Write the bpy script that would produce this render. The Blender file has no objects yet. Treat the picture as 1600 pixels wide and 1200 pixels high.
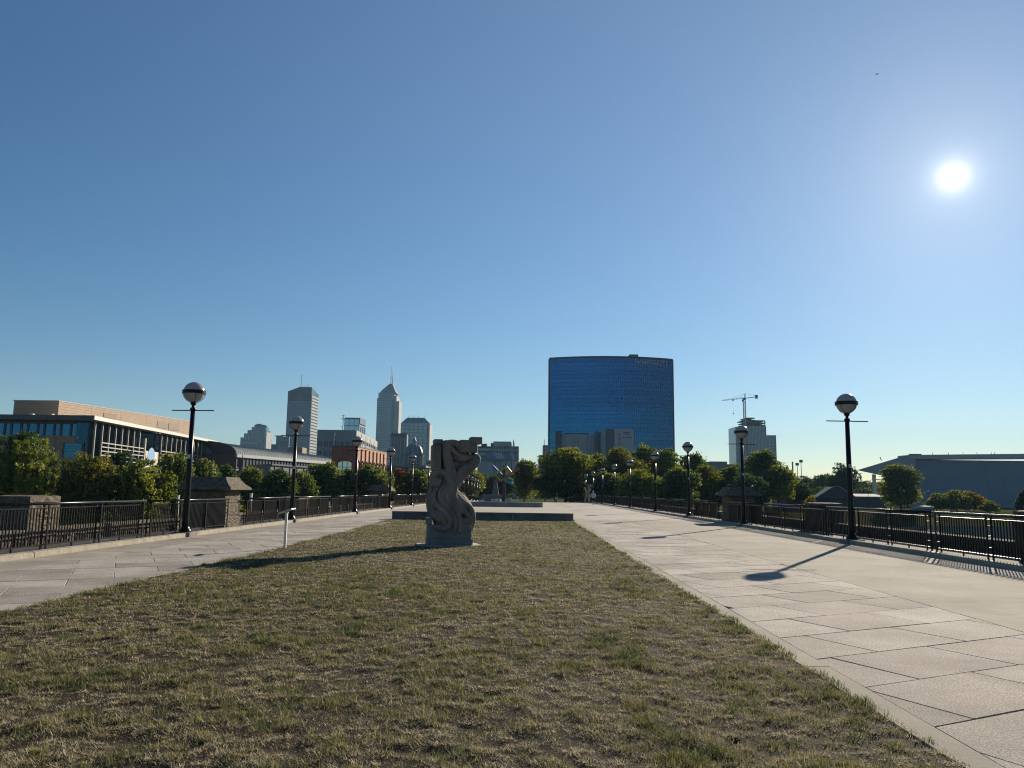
import bpy, math, random
import numpy as np
from mathutils import Vector, Matrix
R = math.radians
SC = bpy.context.scene
COL = SC.collection

# ---------------------------------------------------------------- camera
FPX, CAM_H = 1202.0, 1.6
PITCH, ROLL, YAW = R(7.95), R(0.74), R(-1.0)
_f = Vector((math.sin(YAW)*math.cos(PITCH), math.cos(YAW)*math.cos(PITCH), math.sin(PITCH)))
_r = Vector((math.cos(YAW), -math.sin(YAW), 0))
_u = _r.cross(_f)
CR = _r*math.cos(ROLL) + _u*math.sin(ROLL)
CU = -_r*math.sin(ROLL) + _u*math.cos(ROLL)
cam_data = bpy.data.cameras.new('camera')
cam = bpy.data.objects.new('camera', cam_data)
COL.objects.link(cam)
cam_data.sensor_width = 36.0
cam_data.lens = 36.0*FPX/1600.0
cam_data.clip_start = 0.05
cam_data.clip_end = 12000
m = Matrix((CR, CU, -_f)).transposed().to_4x4()
m.translation = (0, 0, CAM_H)
cam.matrix_world = m
SC.camera = cam

# ---------------------------------------------------------------- sky, sun, exposure
SUN_AZ, SUN_EL = R(29.9), R(20.4)
SUN = Vector((math.sin(SUN_AZ)*math.cos(SUN_EL), math.cos(SUN_AZ)*math.cos(SUN_EL), math.sin(SUN_EL)))
world = bpy.data.worlds.new('World')
SC.world = world
world.use_nodes = True
wn, wl = world.node_tree.nodes, world.node_tree.links
wn.clear()
w_out = wn.new('ShaderNodeOutputWorld')
sky = wn.new('ShaderNodeTexSky')
sky.sky_type = 'NISHITA'
sky.sun_disc = False
sky.sun_elevation = SUN_EL
sky.sun_rotation = SUN_AZ
sky.altitude = 200
sky.air_density = 1.0
sky.dust_density = 0.08
sky.ozone_density = 2.2
bg = wn.new('ShaderNodeBackground')
bg.inputs['Strength'].default_value = 0.048
hs = wn.new('ShaderNodeHueSaturation'); hs.inputs['Saturation'].default_value = 1.3
wb = wn.new('ShaderNodeMixRGB'); wb.blend_type = 'MULTIPLY'; wb.inputs[0].default_value = 1.0; wb.inputs[2].default_value = (0.90, 0.96, 1.03, 1)
wl.new(sky.outputs[0], hs.inputs['Color']); wl.new(hs.outputs[0], wb.inputs[1]); wl.new(wb.outputs[0], bg.inputs['Color'])
# the sun and its aureole in the sky, by angle from the sun's direction
tc = wn.new('ShaderNodeTexCoord')
dot = wn.new('ShaderNodeVectorMath'); dot.operation = 'DOT_PRODUCT'
dot.inputs[1].default_value = SUN
wl.new(tc.outputs['Generated'], dot.inputs[0])
ac = wn.new('ShaderNodeMath'); ac.operation = 'ARCCOSINE'; ac.use_clamp = False
mn = wn.new('ShaderNodeMath'); mn.operation = 'MINIMUM'; mn.inputs[1].default_value = 1.0
wl.new(dot.outputs['Value'], mn.inputs[0]); wl.new(mn.outputs[0], ac.inputs[0])
def expo(width_deg, gain):
    d = wn.new('ShaderNodeMath'); d.operation = 'DIVIDE'; d.inputs[1].default_value = -R(width_deg)
    wl.new(ac.outputs[0], d.inputs[0])
    e = wn.new('ShaderNodeMath'); e.operation = 'EXPONENT'; wl.new(d.outputs[0], e.inputs[0])
    g = wn.new('ShaderNodeMath'); g.operation = 'MULTIPLY'; g.inputs[1].default_value = gain
    wl.new(e.outputs[0], g.inputs[0])
    return g
def gauss(width_deg, gain):
    d = wn.new('ShaderNodeMath'); d.operation = 'DIVIDE'; d.inputs[1].default_value = R(width_deg); wl.new(ac.outputs[0], d.inputs[0])
    q = wn.new('ShaderNodeMath'); q.operation = 'MULTIPLY'; wl.new(d.outputs[0], q.inputs[0]); wl.new(d.outputs[0], q.inputs[1])
    s = wn.new('ShaderNodeMath'); s.operation = 'MULTIPLY'; s.inputs[1].default_value = -1.0; wl.new(q.outputs[0], s.inputs[0])
    e = wn.new('ShaderNodeMath'); e.operation = 'EXPONENT'; wl.new(s.outputs[0], e.inputs[0])
    g = wn.new('ShaderNodeMath'); g.operation = 'MULTIPLY'; g.inputs[1].default_value = gain; wl.new(e.outputs[0], g.inputs[0])
    return g
a1, a2, a3 = expo(0.50, 1.3), expo(5.0, 0.17), gauss(48.0, 0.105)
ad2 = wn.new('ShaderNodeMath'); ad2.operation = 'ADD'
wl.new(a1.outputs[0], ad2.inputs[0]); wl.new(a2.outputs[0], ad2.inputs[1]); bg3 = wn.new('ShaderNodeBackground'); bg3.inputs['Color'].default_value = (0.83, 0.97, 1.0, 1); wl.new(a3.outputs[0], bg3.inputs['Strength'])
bg2 = wn.new('ShaderNodeBackground'); bg2.inputs['Color'].default_value = (1.0, 0.93, 0.80, 1)
wl.new(ad2.outputs[0], bg2.inputs['Strength'])
adds = wn.new('ShaderNodeAddShader')
wl.new(bg.outputs[0], adds.inputs[0]); wl.new(bg2.outputs[0], adds.inputs[1])
adds2 = wn.new('ShaderNodeAddShader'); wl.new(adds.outputs[0], adds2.inputs[0]); wl.new(bg3.outputs[0], adds2.inputs[1])
wl.new(adds2.outputs[0], w_out.inputs['Surface'])

sun_d = bpy.data.lights.new('sun', 'SUN')
sun_d.energy = 5.0
sun_d.angle = R(0.53)
sun_d.color = (1.0, 0.875, 0.70)
sun = bpy.data.objects.new('sun', sun_d)
COL.objects.link(sun)
sun.rotation_euler = (-SUN).to_track_quat('-Z', 'Y').to_euler()

SC.view_settings.view_transform = 'Standard'
SC.view_settings.look = 'None'
SC.view_settings.exposure = 0.7
SC.view_settings.gamma = 1.0
SC.view_settings.use_curve_mapping = False
SC.render.engine = 'CYCLES'
SC.cycles.use_denoising = True
SC.cycles.denoiser = 'OPENIMAGEDENOISE'
SC.cycles.denoising_prefilter = 'NONE'
SC.cycles.denoising_input_passes = 'RGB_ALBEDO_NORMAL'
SC.cycles.pixel_filter_type = 'BLACKMAN_HARRIS'
SC.cycles.filter_width = 1.15
SC.cycles.max_bounces = 6
SC.cycles.volume_bounces = 0
SC.cycles.transparent_max_bounces = 8
SC.cycles.sample_clamp_indirect = 6.0
SC.cycles.caustics_reflective = False
SC.cycles.caustics_refractive = False

def at(px, py, Y):
    """world point at forward distance Y that the photograph shows at (px, py): used to measure places"""
    d = _f + CR*((px-800)/FPX) - CU*((py-600)/FPX)
    t = Y/d.y
    return Vector((d.x*t, Y, CAM_H + d.z*t))

# ---------------------------------------------------------------- materials
MATS = {}
def mat(name, c1, c2=None, rough=0.7, scale=3.0, detail=5.0, bump=0.0, bscale=None, metal=0.0, spec=0.5, contrast=(0.35, 0.65), stretch=None, speck=None, dirt=None):
    if name in MATS: return MATS[name]
    M = bpy.data.materials.new(name); M.use_nodes = True
    n, l = M.node_tree.nodes, M.node_tree.links
    p = n['Principled BSDF']
    p.inputs['Roughness'].default_value = rough
    p.inputs['Metallic'].default_value = metal
    p.inputs['Specular IOR Level'].default_value = spec
    t = n.new('ShaderNodeNewGeometry')            # position in the place, so that alike pieces differ
    vec = t.outputs['Position']
    if stretch:
        mp = n.new('ShaderNodeMapping'); mp.inputs['Scale'].default_value = stretch
        l.new(vec, mp.inputs['Vector']); vec = mp.outputs[0]
    c2 = c2 or tuple(x*0.75 for x in c1)
    nz = n.new('ShaderNodeTexNoise'); nz.inputs['Scale'].default_value = scale; nz.inputs['Detail'].default_value = detail
    nz.inputs['Roughness'].default_value = 0.62
    l.new(vec, nz.inputs['Vector'])
    rp = n.new('ShaderNodeValToRGB')
    rp.color_ramp.elements[0].position = contrast[0]; rp.color_ramp.elements[1].position = contrast[1]
    rp.color_ramp.elements[0].color = (*c1, 1); rp.color_ramp.elements[1].color = (*c2, 1)
    l.new(nz.outputs['Fac'], rp.inputs['Fac'])
    out = rp.outputs['Color']
    if speck:                                   # speckled stone: (scale, dark factor, light factor)
        s = n.new('ShaderNodeTexNoise'); s.inputs['Scale'].default_value = speck[0]; s.inputs['Detail'].default_value = 2
        l.new(vec, s.inputs['Vector'])
        mr = n.new('ShaderNodeMapRange'); mr.inputs[1].default_value = 0.35; mr.inputs[2].default_value = 0.68
        mr.inputs[3].default_value = speck[1]; mr.inputs[4].default_value = speck[2]
        l.new(s.outputs['Fac'], mr.inputs[0])
        mx = n.new('ShaderNodeMixRGB'); mx.blend_type = 'MULTIPLY'; mx.inputs[0].default_value = 1
        l.new(out, mx.inputs[1]); l.new(mr.outputs[0], mx.inputs[2]); out = mx.outputs[0]
    if dirt:                                    # broad stains: (scale, darkest)
        s = n.new('ShaderNodeTexNoise'); s.inputs['Scale'].default_value = dirt[0]; s.inputs['Detail'].default_value = 9; s.inputs['Roughness'].default_value = 0.7
        s.inputs['Distortion'].default_value = 0.6
        l.new(vec, s.inputs['Vector'])
        mr = n.new('ShaderNodeMapRange'); mr.inputs[1].default_value = 0.34; mr.inputs[2].default_value = 0.56
        mr.inputs[3].default_value = dirt[1]; mr.inputs[4].default_value = 1.04
        l.new(s.outputs['Fac'], mr.inputs[0])
        mx = n.new('ShaderNodeMixRGB'); mx.blend_type = 'MULTIPLY'; mx.inputs[0].default_value = 1
        l.new(out, mx.inputs[1]); l.new(mr.outputs[0], mx.inputs[2]); out = mx.outputs[0]
    l.new(out, p.inputs['Base Color'])
    if bump:
        b = n.new('ShaderNodeBump'); b.inputs['Strength'].default_value = bump; b.inputs['Distance'].default_value = 0.02
        z = n.new('ShaderNodeTexNoise'); z.inputs['Scale'].default_value = bscale or scale*6; z.inputs['Detail'].default_value = 6
        l.new(vec, z.inputs['Vector']); l.new(z.outputs['Fac'], b.inputs['Height']); l.new(b.outputs[0], p.inputs['Normal'])
    MATS[name] = M
    return M

def leaf_mat(name, ca, cb, cc, trans=0.45):
    """leaves: three colours picked by a per-leaf value, part of the light passing through"""
    M = bpy.data.materials.new(name); M.use_nodes = True
    n, l = M.node_tree.nodes, M.node_tree.links
    n.remove(n['Principled BSDF'])
    at_ = n.new('ShaderNodeAttribute'); at_.attribute_name = 'tint'
    rp = n.new('ShaderNodeValToRGB')
    e = rp.color_ramp.elements
    e[0].position = 0.0; e[0].color = (*ca, 1); e[1].position = 1.0; e[1].color = (*cc, 1)
    k = e.new(0.55); k.color = (*cb, 1)
    l.new(at_.outputs['Fac'], rp.inputs['Fac'])
    d = n.new('ShaderNodeBsdfDiffuse'); tr = n.new('ShaderNodeBsdfTranslucent'); g = n.new('ShaderNodeBsdfGlossy')
    g.inputs['Roughness'].default_value = 0.5
    g.inputs['Color'].default_value = (0.9, 0.9, 0.9, 1)
    l.new(rp.outputs[0], d.inputs['Color'])
    hv = n.new('ShaderNodeHueSaturation'); hv.inputs['Value'].default_value = 1.25; hv.inputs['Saturation'].default_value = 1.15
    l.new(rp.outputs[0], hv.inputs['Color']); l.new(hv.outputs[0], tr.inputs['Color'])
    m1 = n.new('ShaderNodeMixShader'); m1.inputs[0].default_value = trans
    l.new(d.outputs[0], m1.inputs[1]); l.new(tr.outputs[0], m1.inputs[2])
    m2 = n.new('ShaderNodeMixShader'); m2.inputs[0].default_value = 0.03
    l.new(m1.outputs[0], m2.inputs[1]); l.new(g.outputs[0], m2.inputs[2])
    l.new(m2.outputs[0], n['Material Output'].inputs['Surface'])
    MATS[name] = M
    return M

# ---------------------------------------------------------------- mesh helpers
class MB:
    def __init__(s): s.v = []; s.f = []
    def add(s, vs, fs):
        o = len(s.v); s.v += [tuple(q) for q in vs]; s.f += [tuple(i+o for i in f) for f in fs]; return s
    def box(s, x0, x1, y0, y1, z0, z1):
        return s.add([(x0,y0,z0),(x1,y0,z0),(x1,y1,z0),(x0,y1,z0),(x0,y0,z1),(x1,y0,z1),(x1,y1,z1),(x0,y1,z1)],
                     [(0,3,2,1),(4,5,6,7),(0,1,5,4),(1,2,6,5),(2,3,7,6),(3,0,4,7)])
    def obox(s, o, ex, ey, ez):
        o, ex, ey, ez = map(Vector, (o, ex, ey, ez))
        b = [o, o+ex, o+ex+ey, o+ey]
        return s.add(b+[q+ez for q in b], [(0,3,2,1),(4,5,6,7),(0,1,5,4),(1,2,6,5),(2,3,7,6),(3,0,4,7)])
    def beam(s, a, b, w, h=None, up=(0,0,1)):
        a, b = Vector(a), Vector(b); h = h or w
        d = (b-a).normalized(); x = d.cross(Vector(up))
        if x.length < 1e-3: x = Vector((1,0,0))
        x.normalize(); y = x.cross(d)
        return s.obox(a - x*w/2 - y*h/2, x*w, y*h, b-a)
    def tube(s, pts, rad, n=8, caps=True):
        pts = [Vector(p) for p in pts]
        if not isinstance(rad, (list, tuple)): rad = [rad]*len(pts)
        o = len(s.v); ref = None
        for i, p in enumerate(pts):
            d = (pts[min(i+1, len(pts)-1)] - pts[max(i-1, 0)]).normalized()
            if ref is None:
                ref = Vector((1,0,0)) if abs(d.x) < 0.9 else Vector((0,1,0))
            x = (ref - d*ref.dot(d)).normalized(); ref = x; y = d.cross(x)
            s.v += [tuple(p + (x*math.cos(k*2*math.pi/n) + y*math.sin(k*2*math.pi/n))*rad[i]) for k in range(n)]
        for i in range(len(pts)-1):
            for k in range(n):
                k2 = (k+1) % n
                s.f.append((o+i*n+k, o+i*n+k2, o+(i+1)*n+k2, o+(i+1)*n+k))
        if caps:
            s.f.append(tuple(o+k for k in reversed(range(n))))
            s.f.append(tuple(o+(len(pts)-1)*n+k for k in range(n)))
        return s
    def lathe(s, prof, n=16, c=(0,0)):
        o = len(s.v)
        for r, z in prof:
            s.v += [(c[0]+r*math.cos(k*2*math.pi/n), c[1]+r*math.sin(k*2*math.pi/n), z) for k in range(n)]
        for i in range(len(prof)-1):
            for k in range(n):
                k2 = (k+1) % n
                s.f.append((o+i*n+k, o+i*n+k2, o+(i+1)*n+k2, o+(i+1)*n+k))
        s.f.append(tuple(o+k for k in reversed(range(n))))
        s.f.append(tuple(o+(len(prof)-1)*n+k for k in range(n)))
        return s
    def prism(s, poly, z0, z1):
        n = len(poly)
        zs0 = z0 if isinstance(z0, (list, tuple)) else [z0]*n
        zs1 = z1 if isinstance(z1, (list, tuple)) else [z1]*n
        vs = [(p[0], p[1], zs0[i]) for i, p in enumerate(poly)] + [(p[0], p[1], zs1[i]) for i, p in enumerate(poly)]
        fs = [tuple(reversed(range(n))), tuple(range(n, 2*n))] + [(i, (i+1) % n, n+(i+1) % n, n+i) for i in range(n)]
        return s.add(vs, fs)
    def mesh(s, name, material, smooth=False):
        me = bpy.data.meshes.new(name); me.from_pydata(s.v, [], s.f); me.update()
        if material: me.materials.append(material)
        if smooth: me.polygons.foreach_set('use_smooth', [True]*len(me.polygons))
        return me
    def build(s, name, material, parent=None, smooth=False, kind=None):
        return ob(name, s.mesh(name, material, smooth), parent, kind=kind)

def ob(name, me, parent=None, loc=None, rotz=None, kind=None):
    o = bpy.data.objects.new(name, me); COL.objects.link(o)
    if parent: o.parent = parent
    if loc is not None: o.location = loc
    if rotz is not None: o.rotation_euler = (0, 0, rotz)
    if kind: o['kind'] = kind
    return o
def tag(o, label, cat, group=None):
    o['label'] = label; o['category'] = cat
    if group: o['group'] = group
    return o
def thing(name, label, cat, loc=(0,0,0), rotz=0.0, group=None):
    o = bpy.data.objects.new(name, None); COL.objects.link(o)
    o.location = loc; o.rotation_euler = (0, 0, rotz)
    return tag(o, label, cat, group)
def struct(name, mb, material, smooth=False):
    o = mb.build(name, material, None, smooth); o['kind'] = 'structure'; return o
def copy_tree(src, loc, label=None, rotz=None, scale=None):
    c = src.copy(); COL.objects.link(c); c.location = loc
    if label: c['label'] = label
    if rotz is not None: c.rotation_euler = (0, 0, rotz)
    if scale is not None: c.scale = scale if isinstance(scale, tuple) else (scale,)*3
    for ch in src.children:
        d = ch.copy(); COL.objects.link(d); d.parent = c
        for g in ch.children:
            e = g.copy(); COL.objects.link(e); e.parent = d
    return c
def ordinal(k):
    return ['nearest','second','third','fourth','fifth','sixth','seventh','eighth','ninth','tenth','eleventh','twelfth','thirteenth','fourteenth','fifteenth'][k]

def deck_z(y):
    return 0.0 if y < 90 else -0.0001*(y-90)**2

# palette
limestone = mat('limestone', (0.36,0.31,0.24), (0.25,0.21,0.16), 0.9, 2.2, 7, 0.6, 22, speck=(45, 0.72, 1.15))
rock_stone = mat('rock_faced_stone', (0.20,0.167,0.122), (0.095,0.08,0.06), 0.92, 6, 8, 1.0, 14, spec=0.2, speck=(30, 0.55, 1.2))
sculpt_stone = mat('carved_limestone', (0.31,0.25,0.20), (0.165,0.13,0.105), 0.9, 2.6, 8, 0.45, 30, stretch=(1, 1, 0.4), speck=(60, 0.82, 1.08))
plinth_stone = mat('grey_limestone', (0.22,0.20,0.185), (0.16,0.145,0.135), 0.9, 3, 6, 0.3, 40)
concrete = mat('walk_concrete', (0.385,0.345,0.28), (0.27,0.245,0.20), 0.95, 0.6, 9, 0.25, 60, spec=0.2, speck=(90, 0.74, 1.18), dirt=(0.45, 0.76))
granite = [mat('granite_slab_%s' % k, c, tuple(x*0.72 for x in c), 0.92, 0.8, 7, 0.4, 120, spec=0.25, speck=(80, 0.45, 1.5), dirt=(0.7, 0.78))
           for k, c in (('warm', (0.45,0.395,0.335)), ('rose', (0.42,0.36,0.31)), ('pale', (0.475,0.42,0.36)), ('worn', (0.36,0.315,0.27)), ('bleached', (0.50,0.45,0.385)))]
bed = mat('joint_sand', (0.06,0.054,0.048), None, 0.95, 8)
kerb_m = mat('kerb_stone', (0.42,0.375,0.29), (0.30,0.26,0.20), 0.85, 3, 7, 0.5, 30, speck=(40, 0.7, 1.12))
black = mat('black_paint', (0.008,0.008,0.010), (0.013,0.013,0.015), 0.30, 6, 4, 0.05, 40, spec=0.18)
steel = mat('galvanised_steel', (0.45,0.46,0.47), None, 0.45, 5, metal=0.6)
white_p = mat('white_paint', (0.75,0.74,0.70), (0.62,0.61,0.58), 0.5, 4)
asphalt = mat('asphalt', (0.06,0.06,0.06), None, 0.9, 1)

# ================================================================ ground, river, bridge deck
def terrain_z(x, y):
    # low river bed round the bridge, rising to the banks
    if x < 0:
        t = min(max((y-40)/70.0, 0), 1); base = -4.6 + 2.4*t*t*(3-2*t)
    else:
        edge = 122 + 48*min(max((x-50)/35.0, 0), 1)
        t = min(max((y-edge)/30.0, 0), 1); base = -6.2 + 4.0*t*t*(3-2*t)
    return base
xs = [-2600,-1600,-900,-500,-300,-200,-150,-120,-100,-80,-60,-45,-30,-20,-13,-5,5,13,20,30,45,60,80,100,120,150,200,260,320,400,600,900,1600,2600]
ys = [-300,-120,-40,0,20,40,50,60,70,80,90,100,110,120,130,140,150,160,170,180,190,200,215,230,250,280,320,400,550,800,1200,1800,2600,3500]
g = MB()
for y in ys:
    for x in xs: g.v.append((x, y, terrain_z(x, y)))
nx = len(xs)
for j in range(len(ys)-1):
    for i in range(nx-1):
        g.f.append((j*nx+i, j*nx+i+1, (j+1)*nx+i+1, (j+1)*nx+i))
ground_m = mat('park_ground', (0.055,0.075,0.025), (0.10,0.085,0.045), 0.95, 0.15, 8, 0.4, 3, spec=0.0)
struct('ground', g, ground_m, True)
water_m = mat('river_water', (0.02,0.035,0.045), (0.03,0.045,0.055), 0.5, 0.2, 3, 0.6, 0.9, spec=0.0)
w = MB(); w.add([(13.4,-250,-4.9),(900,-250,-4.9),(900,420,-4.9),(13.4,420,-4.9)], [(0,1,2,3)])
struct('river', w, water_m)

def strip(x0, x1, y0, y1, z, step=10, thick=None):
    b = MB(); n = max(1, int(math.ceil((y1-y0)/step))); o = 0
    for i in range(n+1):
        y = y0 + (y1-y0)*i/n
        b.v += [(x0, y, deck_z(y)+z), (x1, y, deck_z(y)+z)]
        if thick: b.v += [(x0, y, deck_z(y)+z-thick), (x1, y, deck_z(y)+z-thick)]
    k = 4 if thick else 2
    for i in range(n):
        a, c = i*k, (i+1)*k
        b.f.append((a, a+1, c+1, c))
        if thick:
            b.f += [(a+2, c+2, c+3, a+3), (a, c, c+2, a+2), (a+1, a+3, c+3, c+1)]
    return b
struct('bridge_deck', strip(-13.3, 13.3, -12, 236, -0.06, 8, 1.2), bed)

# --- paved walks: slabs laid at an angle in staggered courses
def clip(poly, axis, lim, keep_less):
    out = []
    for i in range(len(poly)):
        a, b = poly[i], poly[(i+1) % len(poly)]
        ia = (a[axis] <= lim) if keep_less else (a[axis] >= lim)
        ib = (b[axis] <= lim) if keep_less else (b[axis] >= lim)
        if ia: out.append(a)
        if ia != ib:
            t = (lim-a[axis])/(b[axis]-a[axis])
            out.append((a[0]+(b[0]-a[0])*t, a[1]+(b[1]-a[1])*t))
    return out
def area(p):
    return 0.5*abs(sum(p[i][0]*p[(i+1) % len(p)][1]-p[(i+1) % len(p)][0]*p[i][1] for i in range(len(p))))
def slab_walk(name, x0, x1, y0, y1, ang, origin, seed):
    rnd = random.Random(seed)
    walk = struct(name, strip(x0, x1, y0, y1, -0.03), bed if x0 > 0 else mat('pale_joint_sand', (0.13,0.115,0.095), None, 0.95, 8))
    ca, sa = math.cos(ang), math.sin(ang)
    W, L, gap = 0.975, 1.46, (0.010 if x0 > 0 else 0.006)
    for j in range(-60, 120):
        for i in range(-60, 90):
            u0 = i*L + (j % 2)*L*0.52; v0 = j*W
            u1, v1 = u0+L-gap, v0+W-gap
            q = [(origin[0]+u*ca-v*sa, origin[1]+u*sa+v*ca) for u, v in ((u0,v0),(u1,v0),(u1,v1),(u0,v1))]
            if max(p[1] for p in q) < y0 or min(p[1] for p in q) > y1 or max(p[0] for p in q) < x0 or min(p[0] for p in q) > x1: continue
            for ax, lim, less in ((0, x0, False), (0, x1, True), (1, y0, False), (1, y1, True)):
                if q: q = clip(q, ax, lim, less)
            if len(q) < 3 or area(q) < 0.02: continue
            cx = sum(p[0] for p in q)/len(q); cy = sum(p[1] for p in q)/len(q)
            tx, ty = rnd.gauss(0, 0.0009), rnd.gauss(0, 0.0009); dz = rnd.gauss(0, 0.0012)
            e = 0.007                                          # worn arris
            top = [(cx+(p[0]-cx)*(1-e/0.6), cy+(p[1]-cy)*(1-e/0.6)) for p in q]
            b = MB(); n = len(q)
            zt = lambda p: dz + tx*(p[0]-cx) + ty*(p[1]-cy)
            b.v = [(p[0]-cx, p[1]-cy, -0.035) for p in q] + [(p[0]-cx, p[1]-cy, zt(p)-0.005) for p in q] + [(p[0]-cx, p[1]-cy, zt(p)) for p in top]
            b.f = [tuple(range(2*n, 3*n))]
            for k in range(n):
                k2 = (k+1) % n
                b.f += [(k, k2, n+k2, n+k), (n+k, n+k2, 2*n+k2, 2*n+k)]
            s = b.build('paving_slab', rnd.choice(granite), walk); s.location = (cx, cy, 0)
    return walk
slab_walk('right_paved_walk', 2.90, 6.03, -4, 47.5, R(27.6), (3.30, 5.95), 3)
slab_walk('left_paved_walk', -9.75, -6.62, -4, 47.5, R(27.6), (-8.0, 9.0), 4)

# --- cast concrete strips between the slabs and the kerbs, in panels
def panel_walk(name, x0, x1, y0, y1, length, phase, seed):
    rnd = random.Random(seed)
    walk = struct(name, strip(x0, x1, y0, y1, -0.03), bed)
    y = y0 - phase
    while y < y1:
        a, b_ = max(y, y0), min(y+length, y1)
        if b_-a > 0.1:
            ex = 0.006 if x1-x0 > 0.5 else -0.004
            b = MB().box(ex, x1-x0-ex, 0.006, b_-a-0.006, -0.03, 0.0+rnd.gauss(0, 0.0012))
            s = b.build('concrete_panel', concrete, walk); s.location = (x0, a, 0)
        y += length
panel_walk('right_concrete_walk', 6.04, 9.70, -4, 47.5, 6.1, 3.2, 1)
panel_walk('right_gutter_strip', 9.71, 10.94, -4, 47.5, 4.6, 1.2, 2)
panel_walk('left_concrete_walk', -10.94, -9.76, -4, 47.5, 6.1, 1.0, 5)
panel_walk('right_lawn_edging', 2.66, 2.89, -4, 44.0, 3.0, 0.4, 6)

# far walk: slabs too small to tell apart, drawn by the material
farm = mat('far_paving', (0.42,0.37,0.315), (0.34,0.30,0.255), 0.92, 0.5, 8, 0.3, 30, spec=0.25, stretch=(0.35, 1, 1), speck=(8, 0.85, 1.1), dirt=(0.3, 0.85))
struct('far_paved_walk', strip(-10.94, 10.94, 47.5, 232, 0.0, 6), farm)

# --- lawn
LX0, LX1, LY1 = -6.60, 2.66, 43.2
def vnoise(x, y, s, seed):
    """smooth value noise on arrays"""
    r = np.random.RandomState(seed); G = r.rand(256, 256)
    X, Y = x/s + 1000, y/s + 1000
    i, j = np.floor(X).astype(int), np.floor(Y).astype(int); fx, fy = X-i, Y-j
    fx, fy = fx*fx*(3-2*fx), fy*fy*(3-2*fy)
    a = G[i % 256, j % 256]; b = G[(i+1) % 256, j % 256]; c = G[i % 256, (j+1) % 256]; d = G[(i+1) % 256, (j+1) % 256]
    return (a*(1-fx)+b*fx)*(1-fy) + (c*(1-fx)+d*fx)*fy
def lawn_h(x, y):
    return 0.014 + 0.045*(vnoise(x, y, 1.9, 5)-0.5) + 0.026*(vnoise(x, y, 0.17, 6)-0.5) + 0.024*(vnoise(x, y, 0.065, 7)-0.5)
def lawn_right(y): return LX1 + 0.05*(vnoise(y*0, y, 0.55, 15)-0.45) + 0.03*(vnoise(y*0, y, 0.16, 16)-0.5)
def lawn_edge(y):                                         # the left edge wanders a little and the far end widens
    return LX0 - 0.65*np.clip((y-21)/18.0, 0, 1)**1.4
gy = np.concatenate([np.arange(-4, 4, 0.5), np.arange(4, 12, 0.07), np.arange(12, 22, 0.16), np.arange(22, LY1, 0.4), [LY1]])
gu = np.linspace(0, 1, 150)
YY, UU = np.meshgrid(gy, gu, indexing='ij')
E0 = lawn_edge(YY); XX = E0 + UU*(lawn_right(YY)+0.02-E0)
ZZ = lawn_h(XX, YY)
ZZ[:, 0] = -0.05; ZZ[:, -1] = -0.05
lb = bpy.data.meshes.new('lawn')
V = np.stack([XX, YY, ZZ], -1).reshape(-1, 3)
nu = len(gu); idx = np.arange(len(gy)*nu).reshape(len(gy), nu)
Fq = np.stack([idx[:-1,:-1], idx[:-1,1:], idx[1:,1:], idx[1:,:-1]], -1).reshape(-1, 4)
def np_mesh(name, V, F, material, tint=None, smooth=False):
    me = bpy.data.meshes.new(name); k = F.shape[1]
    me.vertices.add(len(V)); me.vertices.foreach_set('co', np.ascontiguousarray(V, dtype=np.float32).ravel())
    me.loops.add(F.size); me.loops.foreach_set('vertex_index', np.ascontiguousarray(F, dtype=np.int32).ravel())
    me.polygons.add(len(F)); me.polygons.foreach_set('loop_start', np.arange(0, F.size, k, dtype=np.int32))
    if smooth: me.polygons.foreach_set('use_smooth', np.ones(len(F), dtype=bool))
    if tint is not None:
        a = me.attributes.new('tint', 'FLOAT', 'POINT'); a.data.foreach_set('value', np.ascontiguousarray(tint, dtype=np.float32))
    me.update(calc_edges=True); me.validate()
    if material: me.materials.append(material)
    return me
thatch = mat('dry_thatch', (0.065,0.052,0.033), (0.024,0.021,0.014), 0.95, 5.0, 10, 0.9, 60, spec=0.1, speck=(28, 0.45, 1.35))
lawn = ob('lawn', np_mesh('lawn', V, Fq, thatch, smooth=True)); lawn['kind'] = 'structure'

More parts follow.
